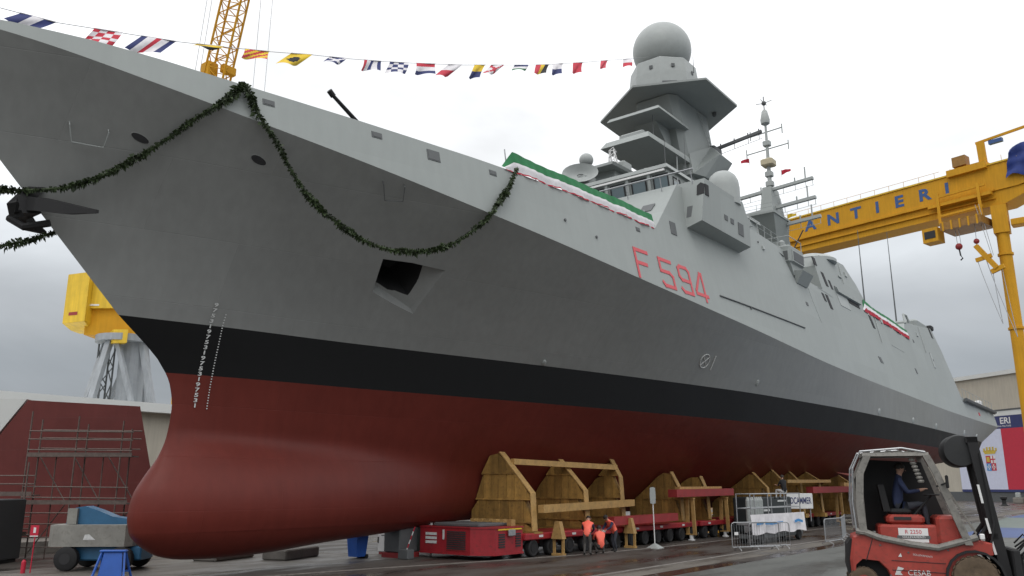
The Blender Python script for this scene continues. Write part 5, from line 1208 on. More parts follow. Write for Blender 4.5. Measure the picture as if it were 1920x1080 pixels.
for z in (1.85, 2.6):
    for y in (.03, .82): MB().tube([(0.05, y, z), (7.15, y, z)], .028, 6).build('guard_rail', M_STEEL, pf)
    for x in (.05, 7.15): MB().tube([(x, .03, z), (x, .82, z)], .028, 6).build('guard_rail', M_STEEL, pf)
wb = thing('white_banner', 'white cloth banner with a blue stripe tied along the work platform', 'banner', (29.8, -9.2, .55), R(-3))
mb = MB(); P = []; 
for i in range(41):
    u = i*.176; row = []
    for j in range(9):
        v = j/8; row.append((u+.03*math.sin(v*5+i), -.06-.05*math.sin(i*.8+v*2.2)*v-.04*math.sin(i*.31)-.05*v, 1.0-v*(1.0+.05*math.sin(i*.5))))
    P.append(row)
mb.grid(P); mb.build('cloth', M_WCLOTH, wb, smooth=True, angle=80)
mb = MB(); P = []
for i in range(21): P.append([(0.5+i*.16, -.165-.05*math.sin(i*.7), .46+.03*math.sin(i*.4)+h) for h in (0, .1)])
mb.grid(P); P = []
for i in range(8): P.append([(5.4+i*.16, -.165, .52-.05*abs(i-3)*.5+h) for h in (0, .14)])
mb.grid(P); mb.build('blue_print', M_PBLUE, wb)
lb = thing('lettered_board', 'white board with dark letters propped behind the work platform', 'sign', (43.6, -7.0, 1.55), R(-42))
lb.scale = (.66, 1, .74)
MB().cham(-1.45, 1.45, -.03, .03, 0, 1.35, .02).build('board', M_WHITE, lb)
mb = MB(); lettering(mb, 'EDCAMMER', .66, (0, -.035, .45), (.72, 0, 0), (0, 0, 1.2), 0, .02); mb.build('lettering', M_NAVY, lb, fix=False)
MB().beam((-1.2, .1, -1.1), (-1.2, .1, 1.2), .08, .08).build('prop', M_STEEL, lb); MB().beam((1.2, .1, -1.1), (1.2, .1, 1.2), .08, .08).build('prop', M_STEEL, lb)
def genset(t):
    MB().cham(-2.6, 2.6, -.9, .9, .3, 2.35, .06).build('body', mat('dark_genset_paint', (.02, .026, .028), .6, var=.2), t); MB().box(-2.4, 2.4, -.8, .8, 0, .3).build('skid', M_BLK, t)
    MB().box(-2.2, -1.2, -.92, -.9, 1.5, 1.62).build('label_strip', M_MARK, t); MB().box(.2, 1.6, -.92, -.9, 2.05, 2.15).build('label_strip', M_MARK, t)
    MB().cham(1.7, 2.4, -.95, -.9, .8, 1.9, .02).build('door', M_DGREY, t)
simple('dark_generator', 'dark generator container behind the left crowd barriers', 'generator', (40.0, -5.9, 0), genset)
simple('gas_bottle_rack', 'rack of pale gas bottles behind the work platform rails', 'rack', (34.0, -7.4, 0), lambda t: ([MB().rev([(.13, 0), (.13, 1.3), (.05, 1.5)], c=(.32*k, 0, .9), n=10).build('gas_bottle', M_LGREY, t) for k in range(7)], MB().box(-.2, 2.2, -.2, .2, .78, .9).build('tray', M_STEEL, t), MB().box(-.2, -.1, -.2, .2, 0, .78).build('leg', M_STEEL, t), MB().box(2.1, 2.2, -.2, .2, 0, .78).build('leg', M_STEEL, t)))

# ================================================================ forklift in the right foreground
fk = thing('forklift', 'red counterbalance forklift with grey cab frame and black mast in the foreground', 'forklift', (12.82, -19.61, 0), math.atan2(-2.66, .9))
# local frame: x forward from the rear axle, y left; the viewer sees its right side (y negative)
HW = .85
def sidepoly(prof, y0, y1): return [[(x, y0, z) for x, z in prof], [(x, y1, z) for x, z in prof]]
body_prof = [(-.3, .55), (-.32, 1.0), (-.2, 1.62), (.05, 1.72), (.35, 1.55), (1.9, 1.28), (2.75, 1.62), (3.3, 1.5), (3.3, 1.2), (2.95, 1.22), (2.45, .95), (2.2, .45), (.75, .42), (.62, .75), (.4, .98), (-.05, 1.02), (-.24, .85), (-.27, .55)]
def rounded(prof, c, y, inset): return [(x, y, z) for x, z in prof]
bd = MB(); cxz = (1.4, 1.0)
rings = []
for y, k in ((-HW, .96), (-HW+.06, 1.0), (HW-.06, 1.0), (HW, .96)): rings.append([(cxz[0]+(x-cxz[0])*k, y, cxz[1]+(z-cxz[1])*k) for x, z in body_prof])
bd.loft(rings, cap=True); body = bd.build('body', M_FRED, fk)
MB().loft([[(x, y, z) for x, z in ((-.36, .5), (-.42, .8), (-.37, 1.4), (-.26, 1.55), (-.15, 1.5), (-.15, .5))] for y in (-.7, -.62, .62, .7)], cap=True).build('counterweight', M_BLK, fk)
MB().cham(.5, 2.1, -.6, .6, 1.35, 1.95, .06).build('engine_cover', M_FRED, fk)
MB().cham(-.25, 2.9, -.5, .5, .3, 1.34, .05).build('chassis', M_BLK, fk)
MB().cham(.75, 1.75, -.5, .5, 1.951, 2.22, .08).build('seat_plinth', M_FRED, fk)
MB().box(.95, 1.4, -.53, -.50, 2.08, 2.16).build('vent_slot', M_HOLE, fk)
st = MB().cham(.85, 1.45, -.32, .32, 2.22, 2.38, .06).build('seat', M_BLK, fk); MB().loft([[(.72, y, 2.3), (.9, y, 2.3), (.78, y, 3.05), (.62, y, 3.05)] for y in (-.3, .3)], cap=True).build('backrest', M_BLK, fk)
# grey waist beam running down then up along the body side
for sy in (-1, 1):
    y = sy*(HW+.03)
    MB().tube([(-.1, y, 1.78), (.15, y, 1.74), (.5, y, 1.60), (1.3, y, 1.44), (1.95, y, 1.36), (2.5, y, 1.52), (2.95, y, 1.66)], .09, 8).build('waist_beam', M_FGREY, fk)
    # cab posts
    MB().loft([[(x, yy, z) for x, yy in ((x0-.10, y-.08), (x0+.10, y-.08), (x0+.10, y+.05), (x0-.10, y+.05))] for x0, z in ((.1, 1.7), (.06, 2.5), (.14, 3.35), (.38, 3.86))], cap=True).build('rear_post', M_FGREY, fk)
    MB().loft([[(x, yy, z) for x, yy in ((x0-.09, y-.08), (x0+.10, y-.08), (x0+.10, y+.05), (x0-.09, y+.05))] for x0, z in ((2.72, 1.45), (2.1, 3.4), (1.9, 3.86))], cap=True).build('front_post', M_FGREY, fk)
    MB().tube([(-.08, y*1.02, 1.75), (-.12, y*1.02, 2.6), (-.04, y*1.02, 3.5), (.2, y*1.02, 3.98), (1.3, y*1.02, 4.06), (1.9, y*1.02, 3.94)], .03, 6).build('edge_tube', M_STEEL, fk)
rf = MB().loft([[(x, y, z) for y, z in ((-HW-.08, 3.84), (-HW-.05, 3.94), (HW+.05, 3.94), (HW+.08, 3.84))] for x in (.25, 1.98)], cap=True).build('roof_frame', M_FGREY, fk)
for k in range(6): MB().box(.35+k*.28, .47+k*.28, -HW, HW, 3.94, 4.0).build('roof_bar', M_FGREY, rf)
MB().cyl((1.5, -.3, 2.2), (2.0, -.3, 2.75), .03, 8).build('steering_column', M_BLK, fk)
MB().rev([(.2, 0), (.23, .02), (.2, .04)], c=(2.0, -.3, 2.75), n=18).build('steering_wheel', M_BLK, fk)
MB().cham(2.0, 2.6, -.7, .7, 1.4, 2.2, .08).build('dashboard', M_FRED, fk)
# dark rear screen (flexible)
MB().loft([[(x, y, z) for x, z in ((.14, 1.75), (.2, 1.75), (.2, 3.3), (.42, 3.85), (.36, 3.85), (.12, 3.3))] for y in (-.72, .72)], cap=True).build('rear_screen', mat('grimy_window', (.20, .19, .17), .35, var=.2), fk)
MB().loft([[(x, y, z) for x, z in ((.12, 1.7), (2.55, 1.7), (1.95, 3.7), (.35, 3.8), (.05, 3.2))] for y in (HW-.06, HW-.03)], cap=True).build('added_dark_panel', mat('cab_gloom_black', (.012, .012, .013), .6, var=.3, scale=3), fk)  # dark sheet added on the far side to make the cab interior gloomy
# corrugated hose on the right front post
mb = MB()
for k in range(7): mb.rev([(.07, 0), (.09, .04), (.07, .08)], c=(1.55+.03*k, -HW+.14, 3.7-k*.1), n=10)
mb.build('bellows_hose', M_FGREY, fk)
# wheels
def wheel(x, y, r_, w_, hubm, nm='wheel'):
    wh = MB().rev([(r_*.45, -w_*.4), (r_*.62, -w_*.5), (r_*.93, -w_*.46), (r_, -w_*.25), (r_, w_*.25), (r_*.93, w_*.46), (r_*.62, w_*.5), (r_*.45, w_*.4)], c=(x, y, r_), n=32, axis='y').build(nm, M_TYRE, fk, smooth=True, angle=40)
    sy = -1 if y < 0 else 1
    MB().rev([(r_*.55, sy*w_*.42), (r_*.5, sy*w_*.30), (r_*.3, sy*w_*.28), (r_*.26, sy*w_*.44), (.01, sy*w_*.46)], c=(x, y, r_), n=20, axis='y').build('rim', hubm, wh)
    mb = MB()
    for k in range(8): a = k*math.pi/4; q = (x+r_*.38*math.cos(a), y, r_+r_*.38*math.sin(a)); mb.cyl((q[0], y+sy*w_*.28, q[2]), (q[0], y+sy*w_*.36, q[2]), .028, 6)
    mb.build('wheel_bolts', M_DGREY, wh)
    mb = MB(); n = 22
    for k in range(n):
        a0, a1 = 2*math.pi*k/n, 2*math.pi*(k+.55)/n
        mb.loft([[(x+rr*math.cos(a), y+yy, r_+rr*math.sin(a)) for rr, a in ((r_*.985, a0), (r_*1.03, a0), (r_*1.03, a1), (r_*.985, a1))] for yy in (-w_*.42, w_*.42)], cap=True)
    mb.build('tread', M_TYRE, wh)
for sy in (-1, 1): wheel(2.8, sy*.78, .585, .42, M_TYRE); wheel(0, sy*.72, .4, .3, M_FRED)
for sy in (-1, 1):
    P = []
    for k in range(11):
        a = R(-10+190*k/10); P.append([(2.8+.68*math.cos(a), sy*(HW-.25), .585+.68*math.sin(a)), (2.8+.68*math.cos(a), sy*(HW+.1), .585+.68*math.sin(a)), (2.8+.74*math.cos(a), sy*(HW+.1), .585+.74*math.sin(a)), (2.8+.74*math.cos(a), sy*(HW-.25), .585+.74*math.sin(a))])
    MB().loft(P, cap=True).build('mudguard', M_BLK, fk)
# mast: outer and inner channels, cylinder, chain, crosshead, carriage, forks
def inclined(x0, z0, x1, z1, y0, y1, d): return MB().loft([[(x0, y0, z0), (x0+d, y0, z0), (x0+d, y1, z0), (x0, y1, z0)], [(x1, y0, z1), (x1+d, y0, z1), (x1+d, y1, z1), (x1, y1, z1)]], cap=True)
for sy in (-1, 1):
    a, b_ = sorted((sy*.42, sy*.60)); inclined(3.52, .18, 3.02, 4.35, a, b_, .26).build('mast_channel', M_BLK, fk)
    a, b_ = sorted((sy*.28, sy*.40)); inclined(3.6, .2, 3.1, 4.25, a, b_, .2).build('inner_channel', M_DGREY, fk)
    MB().cyl((3.52, sy*.2, .4), (3.14, sy*.2, 3.6), .06, 10).build('lift_cylinder', M_BLK, fk)
    MB().cyl((2.6, sy*.4, 1.0), (3.35, sy*.4, 2.0), .06, 10).build('tilt_cylinder', M_BLK, fk)
MB().rev([(.03, -.5), (.42, -.48), (.46, -.4), (.46, .4), (.42, .48), (.03, .5)], c=(2.86, 0, 3.98), n=24, axis='y').build('hose_reel', mat('reel_black', (.02, .021, .022), .6, var=.2), fk, smooth=True)
MB().box(3.0, 3.3, -.6, .6, 4.2, 4.36).build('crosshead', M_BLK, fk); MB().box(3.35, 3.5, -.6, .6, 1.6, 1.75).build('mast_tie', M_BLK, fk)
for k, (z0, z1) in enumerate(((2.55, 3.05), (1.75, 2.15), (1.2, 1.55))):
    x = 3.52-.12*z0; MB().prism([(x-.02, -.605, z0), (x+.04, -.605, z0), (x-.02, -.605, z1), (x-.08, -.605, z1)], (0, -.01, 0)).build('white_stripe', M_WHITE, fk)
MB().cham(3.75, 3.95, -.75, .75, .35, 1.35, .04).build('carriage', M_BLK, fk)
for sy in (-1, 1):
    mb = MB(); mb.loft([[(3.96, y, 1.2), (4.06, y, 1.2), (4.06, y, .2), (5.4, y, .12), (5.4, y, .08), (3.96, y, .08)] for y in sorted((sy*.3, sy*.46))], cap=True); mb.build('fork', M_BLK, fk)
mb = MB()
for k in range(7): mb.tube([(3.9, -.5+.02*k, .9+.1*k), (4.1+.05*(k % 3), -.55, 1.2+.09*k), (4.25, -.5, 1.5)], .025, 5)
mb.build('carriage_hoses', M_BLK, fk)
for k, yy in enumerate((-.12, .0, .12)): MB().tube([(3.3, yy, 4.1), (3.42, yy, 3.2), (3.5, yy, 2.2), (3.62, yy, 1.2)], .028, 6).build('hydraulic_hose', M_BLK, fk)
MB().tube([(3.30, -.62, 3.9), (3.36, -.66, 3.0), (3.42, -.66, 2.0), (3.3, -.7, 1.5), (2.9, -.72, 1.45)], .03, 6).build('hydraulic_hose', M_BLK, fk)
MB().beam((1.95, -HW+.1, 3.75), (2.95, -HW+.1, 1.75), .05, .05).build('grab_bar', M_FGREY, fk)
MB().beam((2.1, -HW+.02, 3.0), (2.35, -HW-.25, 3.1), .04, .04).build('mirror_arm', M_BLK, fk); MB().cham(2.3, 2.36, -HW-.42, -HW-.2, 2.95, 3.3, .02).build('mirror', M_BLK, fk)
for zz in (1.0, .75): MB().tube([(.75, -HW-.012, zz), (2.1, -HW-.012, zz-.05)], .008, 4).build('panel_gap', M_HOLE, fk)
for x, z in ((.5, 1.4), (1.2, 1.22), (2.2, 1.3), (.7, .6), (2.0, .55)): MB().cyl((x, -HW-.015, z), (x, -HW+.03, z), .025, 8).build('bolt', M_DGREY, fk)
MB().box(.75, 2.2, -HW-.12, -HW+.05, .38, .42).build('step', M_BLK, fk)
# decals on the right side
def dec(name, x0, x1, z0, z1, m, y=-.62, th=.012): return MB().box(x0, x1, y-th, y, z0, z1).build(name, m, fk)
pl_ = dec('white_plate', 1.02, 1.78, 1.48, 1.86, M_WHITE, -.60); dec('plate_band', .98, 1.82, 1.57, 1.66, M_DGREY, -.613, .006)
mb = MB(); lettering(mb, 'R 2250', .15, (1.4, -.614, 1.71), (1, 0, 0), (0, 0, 1)); mb.build('lettering', M_PRED, fk, fix=False)
mb = MB(); lettering(mb, 'SOLLEVAMENTI', .085, (1.4, -.621, 1.59), (1, 0, 0), (0, 0, 1)); mb.build('lettering', M_WHITE, fk, fix=False)
mb = MB(); lettering(mb, 'CESAB', .2, (1.42, -HW-.005, .62), (1, 0, 0), (0, 0, 1))
lettering(mb, 'SOLLEVAMENTI', .07, (1.55, -HW-.005, 1.12), (1, 0, -.12), (.1, 0, 1)); mb.add([(.93, -HW-.006, 1.1), (1.03, -HW-.006, 1.1), (1.0, -HW-.006, 1.2)], [(0, 1, 2)])
mb.add([(.8, -HW-.006, .62), (1.0, -HW-.006, .62), (.95, -HW-.006, .7), (1.05, -HW-.006, .8), (.9, -HW-.006, .84)], [(0, 1, 2, 3, 4)]); mb.build('lettering', M_MARK, fk, fix=False)
MB().tube([(.32, -HW+.008, 1.58), (.2, -HW-.012, 1.25), (.1, -HW-.012, .98)], .012, 5).build('panel_gap', M_HOLE, fk)
MB().cham(3.0, 3.12, -HW-.1, -HW+.02, 1.6, 1.75, .02).build('work_lamp', M_WHITE, fk)

# ================================================================ people
def person(label, loc, rz, J, mats, name='person', group=None, hair=M_HAIR, scale=1.0, cat='person', helmet=None):
    """J: joint positions (local: x forward, y left, z up). One continuous skinned body; material by nearest bone"""
    t = thing(name, label, cat, loc, rz, group)
    bones = [('pelvis','waist',.155,.145,'top'),('waist','chest',.145,.165,'top'),('chest','neck',.165,.065,'top'),('neck','headb',.06,.062,'skin'),('headb','headm',.085,.105,'skin'),('headm','headt',.105,.07,'skin')]
    for s_ in ('l', 'r'):
        bones += [('chest','sh'+s_,.10,.075,'top'),('sh'+s_,'el'+s_,.075,.052,'sleeve'),('el'+s_,'wr'+s_,.052,.036,'sleeve2'),('wr'+s_,'ha'+s_,.04,.034,'skin'),
                  ('pelvis','hi'+s_,.13,.105,'leg'),('hi'+s_,'kn'+s_,.105,.068,'leg'),('kn'+s_,'an'+s_,.066,.045,'leg'),('an'+s_,'to'+s_,.05,.04,'shoe')]
    # finger chains
    for s_ in ('l', 'r'):
        w_, h_ = Vector(J['wr'+s_]), Vector(J['ha'+s_]); f = (h_-w_).normalized(); sd = f.cross(Vector((0, 0, 1))); sd = sd.normalized() if sd.length > .1 else Vector((0, 1, 0)); pn = sd.cross(f)
        for k, (o_, ln) in enumerate(((-.03, .065), (-.01, .08), (.01, .075), (.03, .06))):
            J['f%d%s' % (k, s_)] = tuple(h_+sd*o_+f*ln*.5); J['g%d%s' % (k, s_)] = tuple(h_+sd*o_+f*ln-pn*.025)
            bones += [('ha'+s_, 'f%d%s' % (k, s_), .012, .011, 'skin'), ('f%d%s' % (k, s_), 'g%d%s' % (k, s_), .011, .009, 'skin')]
        J['th'+s_] = tuple(w_+f*.05-sd*.055); bones.append(('wr'+s_, 'th'+s_, .014, .011, 'skin'))
    vs_, ix, rad, ed = [], {}, [], []
    for a, b_, ra, rb, _ in bones:
        for q, r_ in ((a, ra), (b_, rb)):
            if q not in ix: ix[q] = len(vs_); vs_.append(J[q]); rad.append(r_)
        ed.append((ix[a], ix[b_]))
    me = bpy.data.meshes.new('body'); me.from_pydata(vs_, ed, []); ob = bpy.data.objects.new('body', me); COL.objects.link(ob)
    sk = ob.modifiers.new('skin', 'SKIN'); 
    if not me.skin_vertices: 
        bm = bmesh.new(); bm.from_mesh(me); bm.verts.layers.skin.verify(); bm.to_mesh(me); bm.free()
    for i, sv in enumerate(me.skin_vertices[0].data): sv.radius = (rad[i], rad[i]); sv.use_root = (i == ix['pelvis'])
    sb = ob.modifiers.new('sub', 'SUBSURF'); sb.levels = 2; sb.render_levels = 2
    dg = bpy.context.evaluated_depsgraph_get(); em = bpy.data.meshes.new_from_object(ob.evaluated_get(dg))
    bpy.data.objects.remove(ob); bpy.data.meshes.remove(me)
    keys = ['top', 'leg', 'skin', 'sleeve', 'shoe', 'sleeve2']
    em.materials.clear()
    for k in keys: em.materials.append(mats[k])
    segs = [(Vector(J[a]), Vector(J[b_]), ra, rb, keys.index(k)) for a, b_, ra, rb, k in bones]
    for p in em.polygons:
        c = p.center; best = (9e9, 0)
        for a, b_, ra, rb, k in segs:
            d_ = b_-a; tt = max(0, min(1, (c-a).dot(d_)/max(1e-9, d_.length_squared))); dist = (c-(a+d_*tt)).length-(ra+(rb-ra)*tt)
            if dist < best[0]: best = (dist, k)
        p.material_index = best[1]; p.use_smooth = True
    bo = bpy.data.objects.new('body', em); COL.objects.link(bo); bo.parent = t
    hm, hb = Vector(J['headm']), Vector(J['headb']); up = (Vector(J['headt'])-hb).normalized(); fw = Vector(J.get('face', (1, 0, 0))).normalized(); fw = (fw-up*fw.dot(up)).normalized(); rt = fw.cross(up)
    fm = MB()
    for s_ in (-1, 1): fm.sph(hm+fw*.093+rt*.036*s_+up*.0, .013, 8, 5); 
    fm.build('eyes', M_HOLE, t)
    MB().loft([[hm+fw*.098+rt*.012+up*.02, hm+fw*.098-rt*.012+up*.02, hm+fw*.1-up*.01], [hm+fw*.105+rt*.018-up*.03, hm+fw*.105-rt*.018-up*.03, hm+fw*.13-up*.028]], cap=True).build('nose', mats['skin'], t)
    MB().loft([[hm+fw*.088+rt*.025*a-up*(.058+.004*b_) for a, b_ in ((-1, 0), (0, -1), (1, 0), (0, 1))], [hm+fw*.1+rt*.02*a-up*(.058+.004*b_) for a, b_ in ((-1, 0), (0, -1), (1, 0), (0, 1))]], cap=True).build('mouth', M_BEAM, t)
    for s_ in (-1, 1): MB().sph(hm+rt*.105*s_-up*.01, .028, 8, 6, sx=.6).build('ear', mats['skin'], t)
    h_ = MB(); rings = []
    for k in range(7):
        a = R(-12+102*k/6); rings.append([hm-fw*.018+up*.015+(fw*math.cos(b_)*1.02+rt*math.sin(b_))*.118*math.cos(a)+up*.128*math.sin(a)+(up*.05*max(0, math.cos(b_)) if k == 0 else Vector()) for b_ in [2*math.pi*i/14 for i in range(14)]])
    h_.loft(rings, cap=True); h_.build('hair' if not helmet else 'helmet', helmet or hair, t, smooth=True)
    if scale != 1: t.scale = (scale,)*3
    return t
def VEST(leg=M_TROUS, sleeve=M_ORANGE): return dict(top=M_ORANGE, leg=leg, skin=M_SKIN, sleeve=sleeve, shoe=M_BLK, sleeve2=sleeve)
def legs(J, knl, knr, anl, anr):
    J.update(hil=(0, .1, J['pelvis'][2]-.05), hir=(0, -.1, J['pelvis'][2]-.05))
    px = J['pelvis'][0]; J['hil'] = (px, .1, J['pelvis'][2]-.06); J['hir'] = (px, -.1, J['pelvis'][2]-.06)
    J.update(knl=knl, knr=knr, anl=anl, anr=anr, tol=(anl[0]+.17, anl[1]+.02, .04), tor=(anr[0]+.17, anr[1]-.02, .04)); return J
# bending forward, hands reaching to the wheels
bend = legs(dict(pelvis=(-.12, 0, .9), waist=(.05, 0, 1.05), chest=(.3, 0, 1.18), neck=(.45, 0, 1.22), headb=(.52, 0, 1.22), headm=(.6, 0, 1.2), headt=(.69, 0, 1.18), face=(.6, 0, -.8),
    shl=(.33, .2, 1.15), shr=(.33, -.2, 1.15), ell=(.45, .24, .9), elr=(.42, -.24, .9), wrl=(.6, .16, .72), wrr=(.58, -.16, .74), hal=(.66, .14, .66), har=(.64, -.14, .68)), (.05, .13, .5), (-.02, -.13, .5), (-.1, .13, .08), (-.15, -.13, .08))
bend2 = legs(dict(pelvis=(-.1, 0, .95), waist=(.0, 0, 1.12), chest=(.2, 0, 1.34), neck=(.32, 0, 1.45), headb=(.37, 0, 1.5), headm=(.43, 0, 1.55), headt=(.5, 0, 1.63), face=(.9, 0, -.5),
    shl=(.2, .21, 1.35), shr=(.2, -.21, 1.35), ell=(.36, .27, 1.12), elr=(.34, -.26, 1.1), wrl=(.55, .18, 1.0), wrr=(.54, -.16, .98), hal=(.62, .15, .97), har=(.61, -.13, .95)), (.03, .13, .5), (-.02, -.13, .5), (-.08, .14, .08), (-.14, -.13, .08))
squat = legs(dict(pelvis=(-.12, 0, .38), waist=(-.08, 0, .55), chest=(.02, 0, .8), neck=(.08, 0, .96), headb=(.11, 0, 1.01), headm=(.13, 0, 1.09), headt=(.14, 0, 1.19), face=(1, 0, -.3),
    shl=(.03, .2, .86), shr=(.03, -.2, .86), ell=(.22, .25, .66), elr=(.22, -.25, .66), wrl=(.42, .16, .6), wrr=(.42, -.16, .6), hal=(.49, .13, .6), har=(.49, -.13, .6)), (.25, .17, .48), (.25, -.17, .48), (-.02, .15, .08), (-.02, -.15, .08))
sit = legs(dict(pelvis=(0, 0, .1), waist=(.0, 0, .3), chest=(.05, 0, .58), neck=(.08, 0, .76), headb=(.1, 0, .81), headm=(.12, 0, .89), headt=(.13, 0, 1.0), face=(1, 0, 0),
    shl=(.05, .21, .64), shr=(.05, -.21, .64), ell=(.2, .26, .38), elr=(.2, -.26, .38), wrl=(.46, .2, .42), wrr=(.46, -.2, .42), hal=(.54, .18, .45), har=(.54, -.18, .45)), (.5, .16, .14), (.5, -.16, .14), (.55, .16, -.32), (.55, -.16, -.32))
for k in ('tol', 'tor'): sit[k] = (sit[k][0], sit[k][1], -.37)
stand = legs(dict(pelvis=(0, 0, .95), waist=(.0, 0, 1.12), chest=(.02, 0, 1.36), neck=(.02, 0, 1.52), headb=(.03, 0, 1.56), headm=(.04, 0, 1.64), headt=(.04, 0, 1.75), face=(1, 0, 0),
    shl=(.0, .2, 1.42), shr=(.0, -.2, 1.42), ell=(.04, .27, 1.14), elr=(.04, -.27, 1.14), wrl=(.14, .24, .92), wrr=(.14, -.24, .92), hal=(.18, .23, .84), har=(.18, -.23, .84)), (.02, .11, .5), (.02, -.11, .5), (0, .12, .08), (0, -.12, .08))
lean = dict(stand); lean.update(ell=(.2, .26, 1.18), elr=(.2, -.26, 1.18), wrl=(.38, .2, 1.12), wrr=(.38, -.2, 1.12), hal=(.45, .18, 1.11), har=(.45, -.18, 1.11))
PPL = 'workers in orange vests by the transporter'
GTR = mat('grey_work_trousers', (.09, .085, .08), .85, var=.15, scale=8)
person('worker in orange vest and grey trousers bending, left of the three', (19.6, -5.75, 0), R(25), dict(bend2), VEST(GTR, M_JACK), group=PPL)
person('worker in orange vest squatting with back turned, middle of the three', (20.5, -5.85, 0), R(52), dict(squat), VEST(GTR), group=PPL, scale=1.02)
person('worker in orange vest and dark trousers bending forward, right of the three', (21.9, -5.7, 0), R(160), dict(bend2), VEST(M_TROUS, M_JACK), group=PPL)
person('forklift driver in navy jacket seated in the red forklift', (13.2, -20.68, 2.34), math.atan2(-2.66, .9), dict(sit), dict(top=M_JACK, leg=M_TROUS, skin=M_SKIN, sleeve=M_JACK, shoe=M_BLK, sleeve2=M_JACK), scale=1.3)
person('person in black top and white trousers seated on the platform rail', (37.6, -8.25, 2.66), R(62), dict(sit), dict(top=M_KCLOTH, leg=M_WHITE, skin=M_SKIN, sleeve=M_KCLOTH, shoe=M_BLK, sleeve2=M_SKIN))
person('distant figure in dark clothes before the red banner', (163, -6.5, 0), R(200), dict(stand), dict(top=M_KCLOTH, leg=M_TROUS, skin=M_SKIN, sleeve=M_KCLOTH, shoe=M_BLK, sleeve2=M_KCLOTH))

# ================================================================ dressing: drapes, garlands, signal flags, anchor
def drape(name, label, pts, h, waves, out=.1):
    """tricolour cloth along a rail: pts [(s,z)] lower edge on the upper side; bands green/white/red from the top"""
    t = thing(name, label, 'bunting', (pts[0][0], -6.6, SH+15))
    off = Vector((pts[0][0], -6.6, 15))
    ss = np.linspace(pts[0][0], pts[-1][0], waves*6+1); X = [p[0] for p in pts]; Z = [p[1] for p in pts]
    bands = (('red_band', 0, .07, M_RCLOTH), ('white_band', .07, .5, M_WCLOTH), ('green_band', .5, 1.0, M_GREEN)) if h < .9 else (('red_band', 0, .34, M_RCLOTH), ('white_band', .34, .68, M_WCLOTH), ('green_band', .68, 1.0, M_GREEN))
    rnd = random.Random(3)
    ph = [rnd.uniform(0, 6) for _ in range(4)]
    for nm, v0, v1, m in bands:
        P = []
        for i, s_ in enumerate(ss):
            row = []
            for j in range(7):
                v = v0+(v1-v0)*j/6
                z0 = float(np.interp(s_, X, Z)); sag = .035*abs(math.sin(i*math.pi/14+ph[3]))+.02*math.sin(i*.23)
                z = z0-sag*(1-v)+v*h*(1+.03*math.sin(i*.13+ph[0])+.012*math.sin(i*.7))*min(1., .15+(s_-X[0])/.7)*(1.16-.16*min(1., max(0, s_-X[0]-.7)/2.5))
                o = out+.03*math.sin(i*1.05+v*2+ph[1])*(1.1-v)+.05*math.sin(i*.31+ph[2])*(1-v)
                p = side_pt(s_, min(z, z0+.02), o)
                p = Vector((p.x, p.y+(max(0, v-.35))*h*.32, z+.0))
                row.append(tuple(p-off))
            P.append(row)
        MB().grid(P).build(nm, m, t, smooth=True, angle=80)
    return t
drape('tricolour_drape', 'long green, white and red cloth draped over the foredeck bulwark before the bridge', [(12.3, 15.62), (17, 15.62), (23.5, 15.55)], .82, 22, .05)
drape('tricolour_drape', 'green, white and red cloth along the aft deck edge behind the boat bay', [(61.4, 17.5), (70, 17.3), (77.2, 17.1)], 1.0, 14, .06)
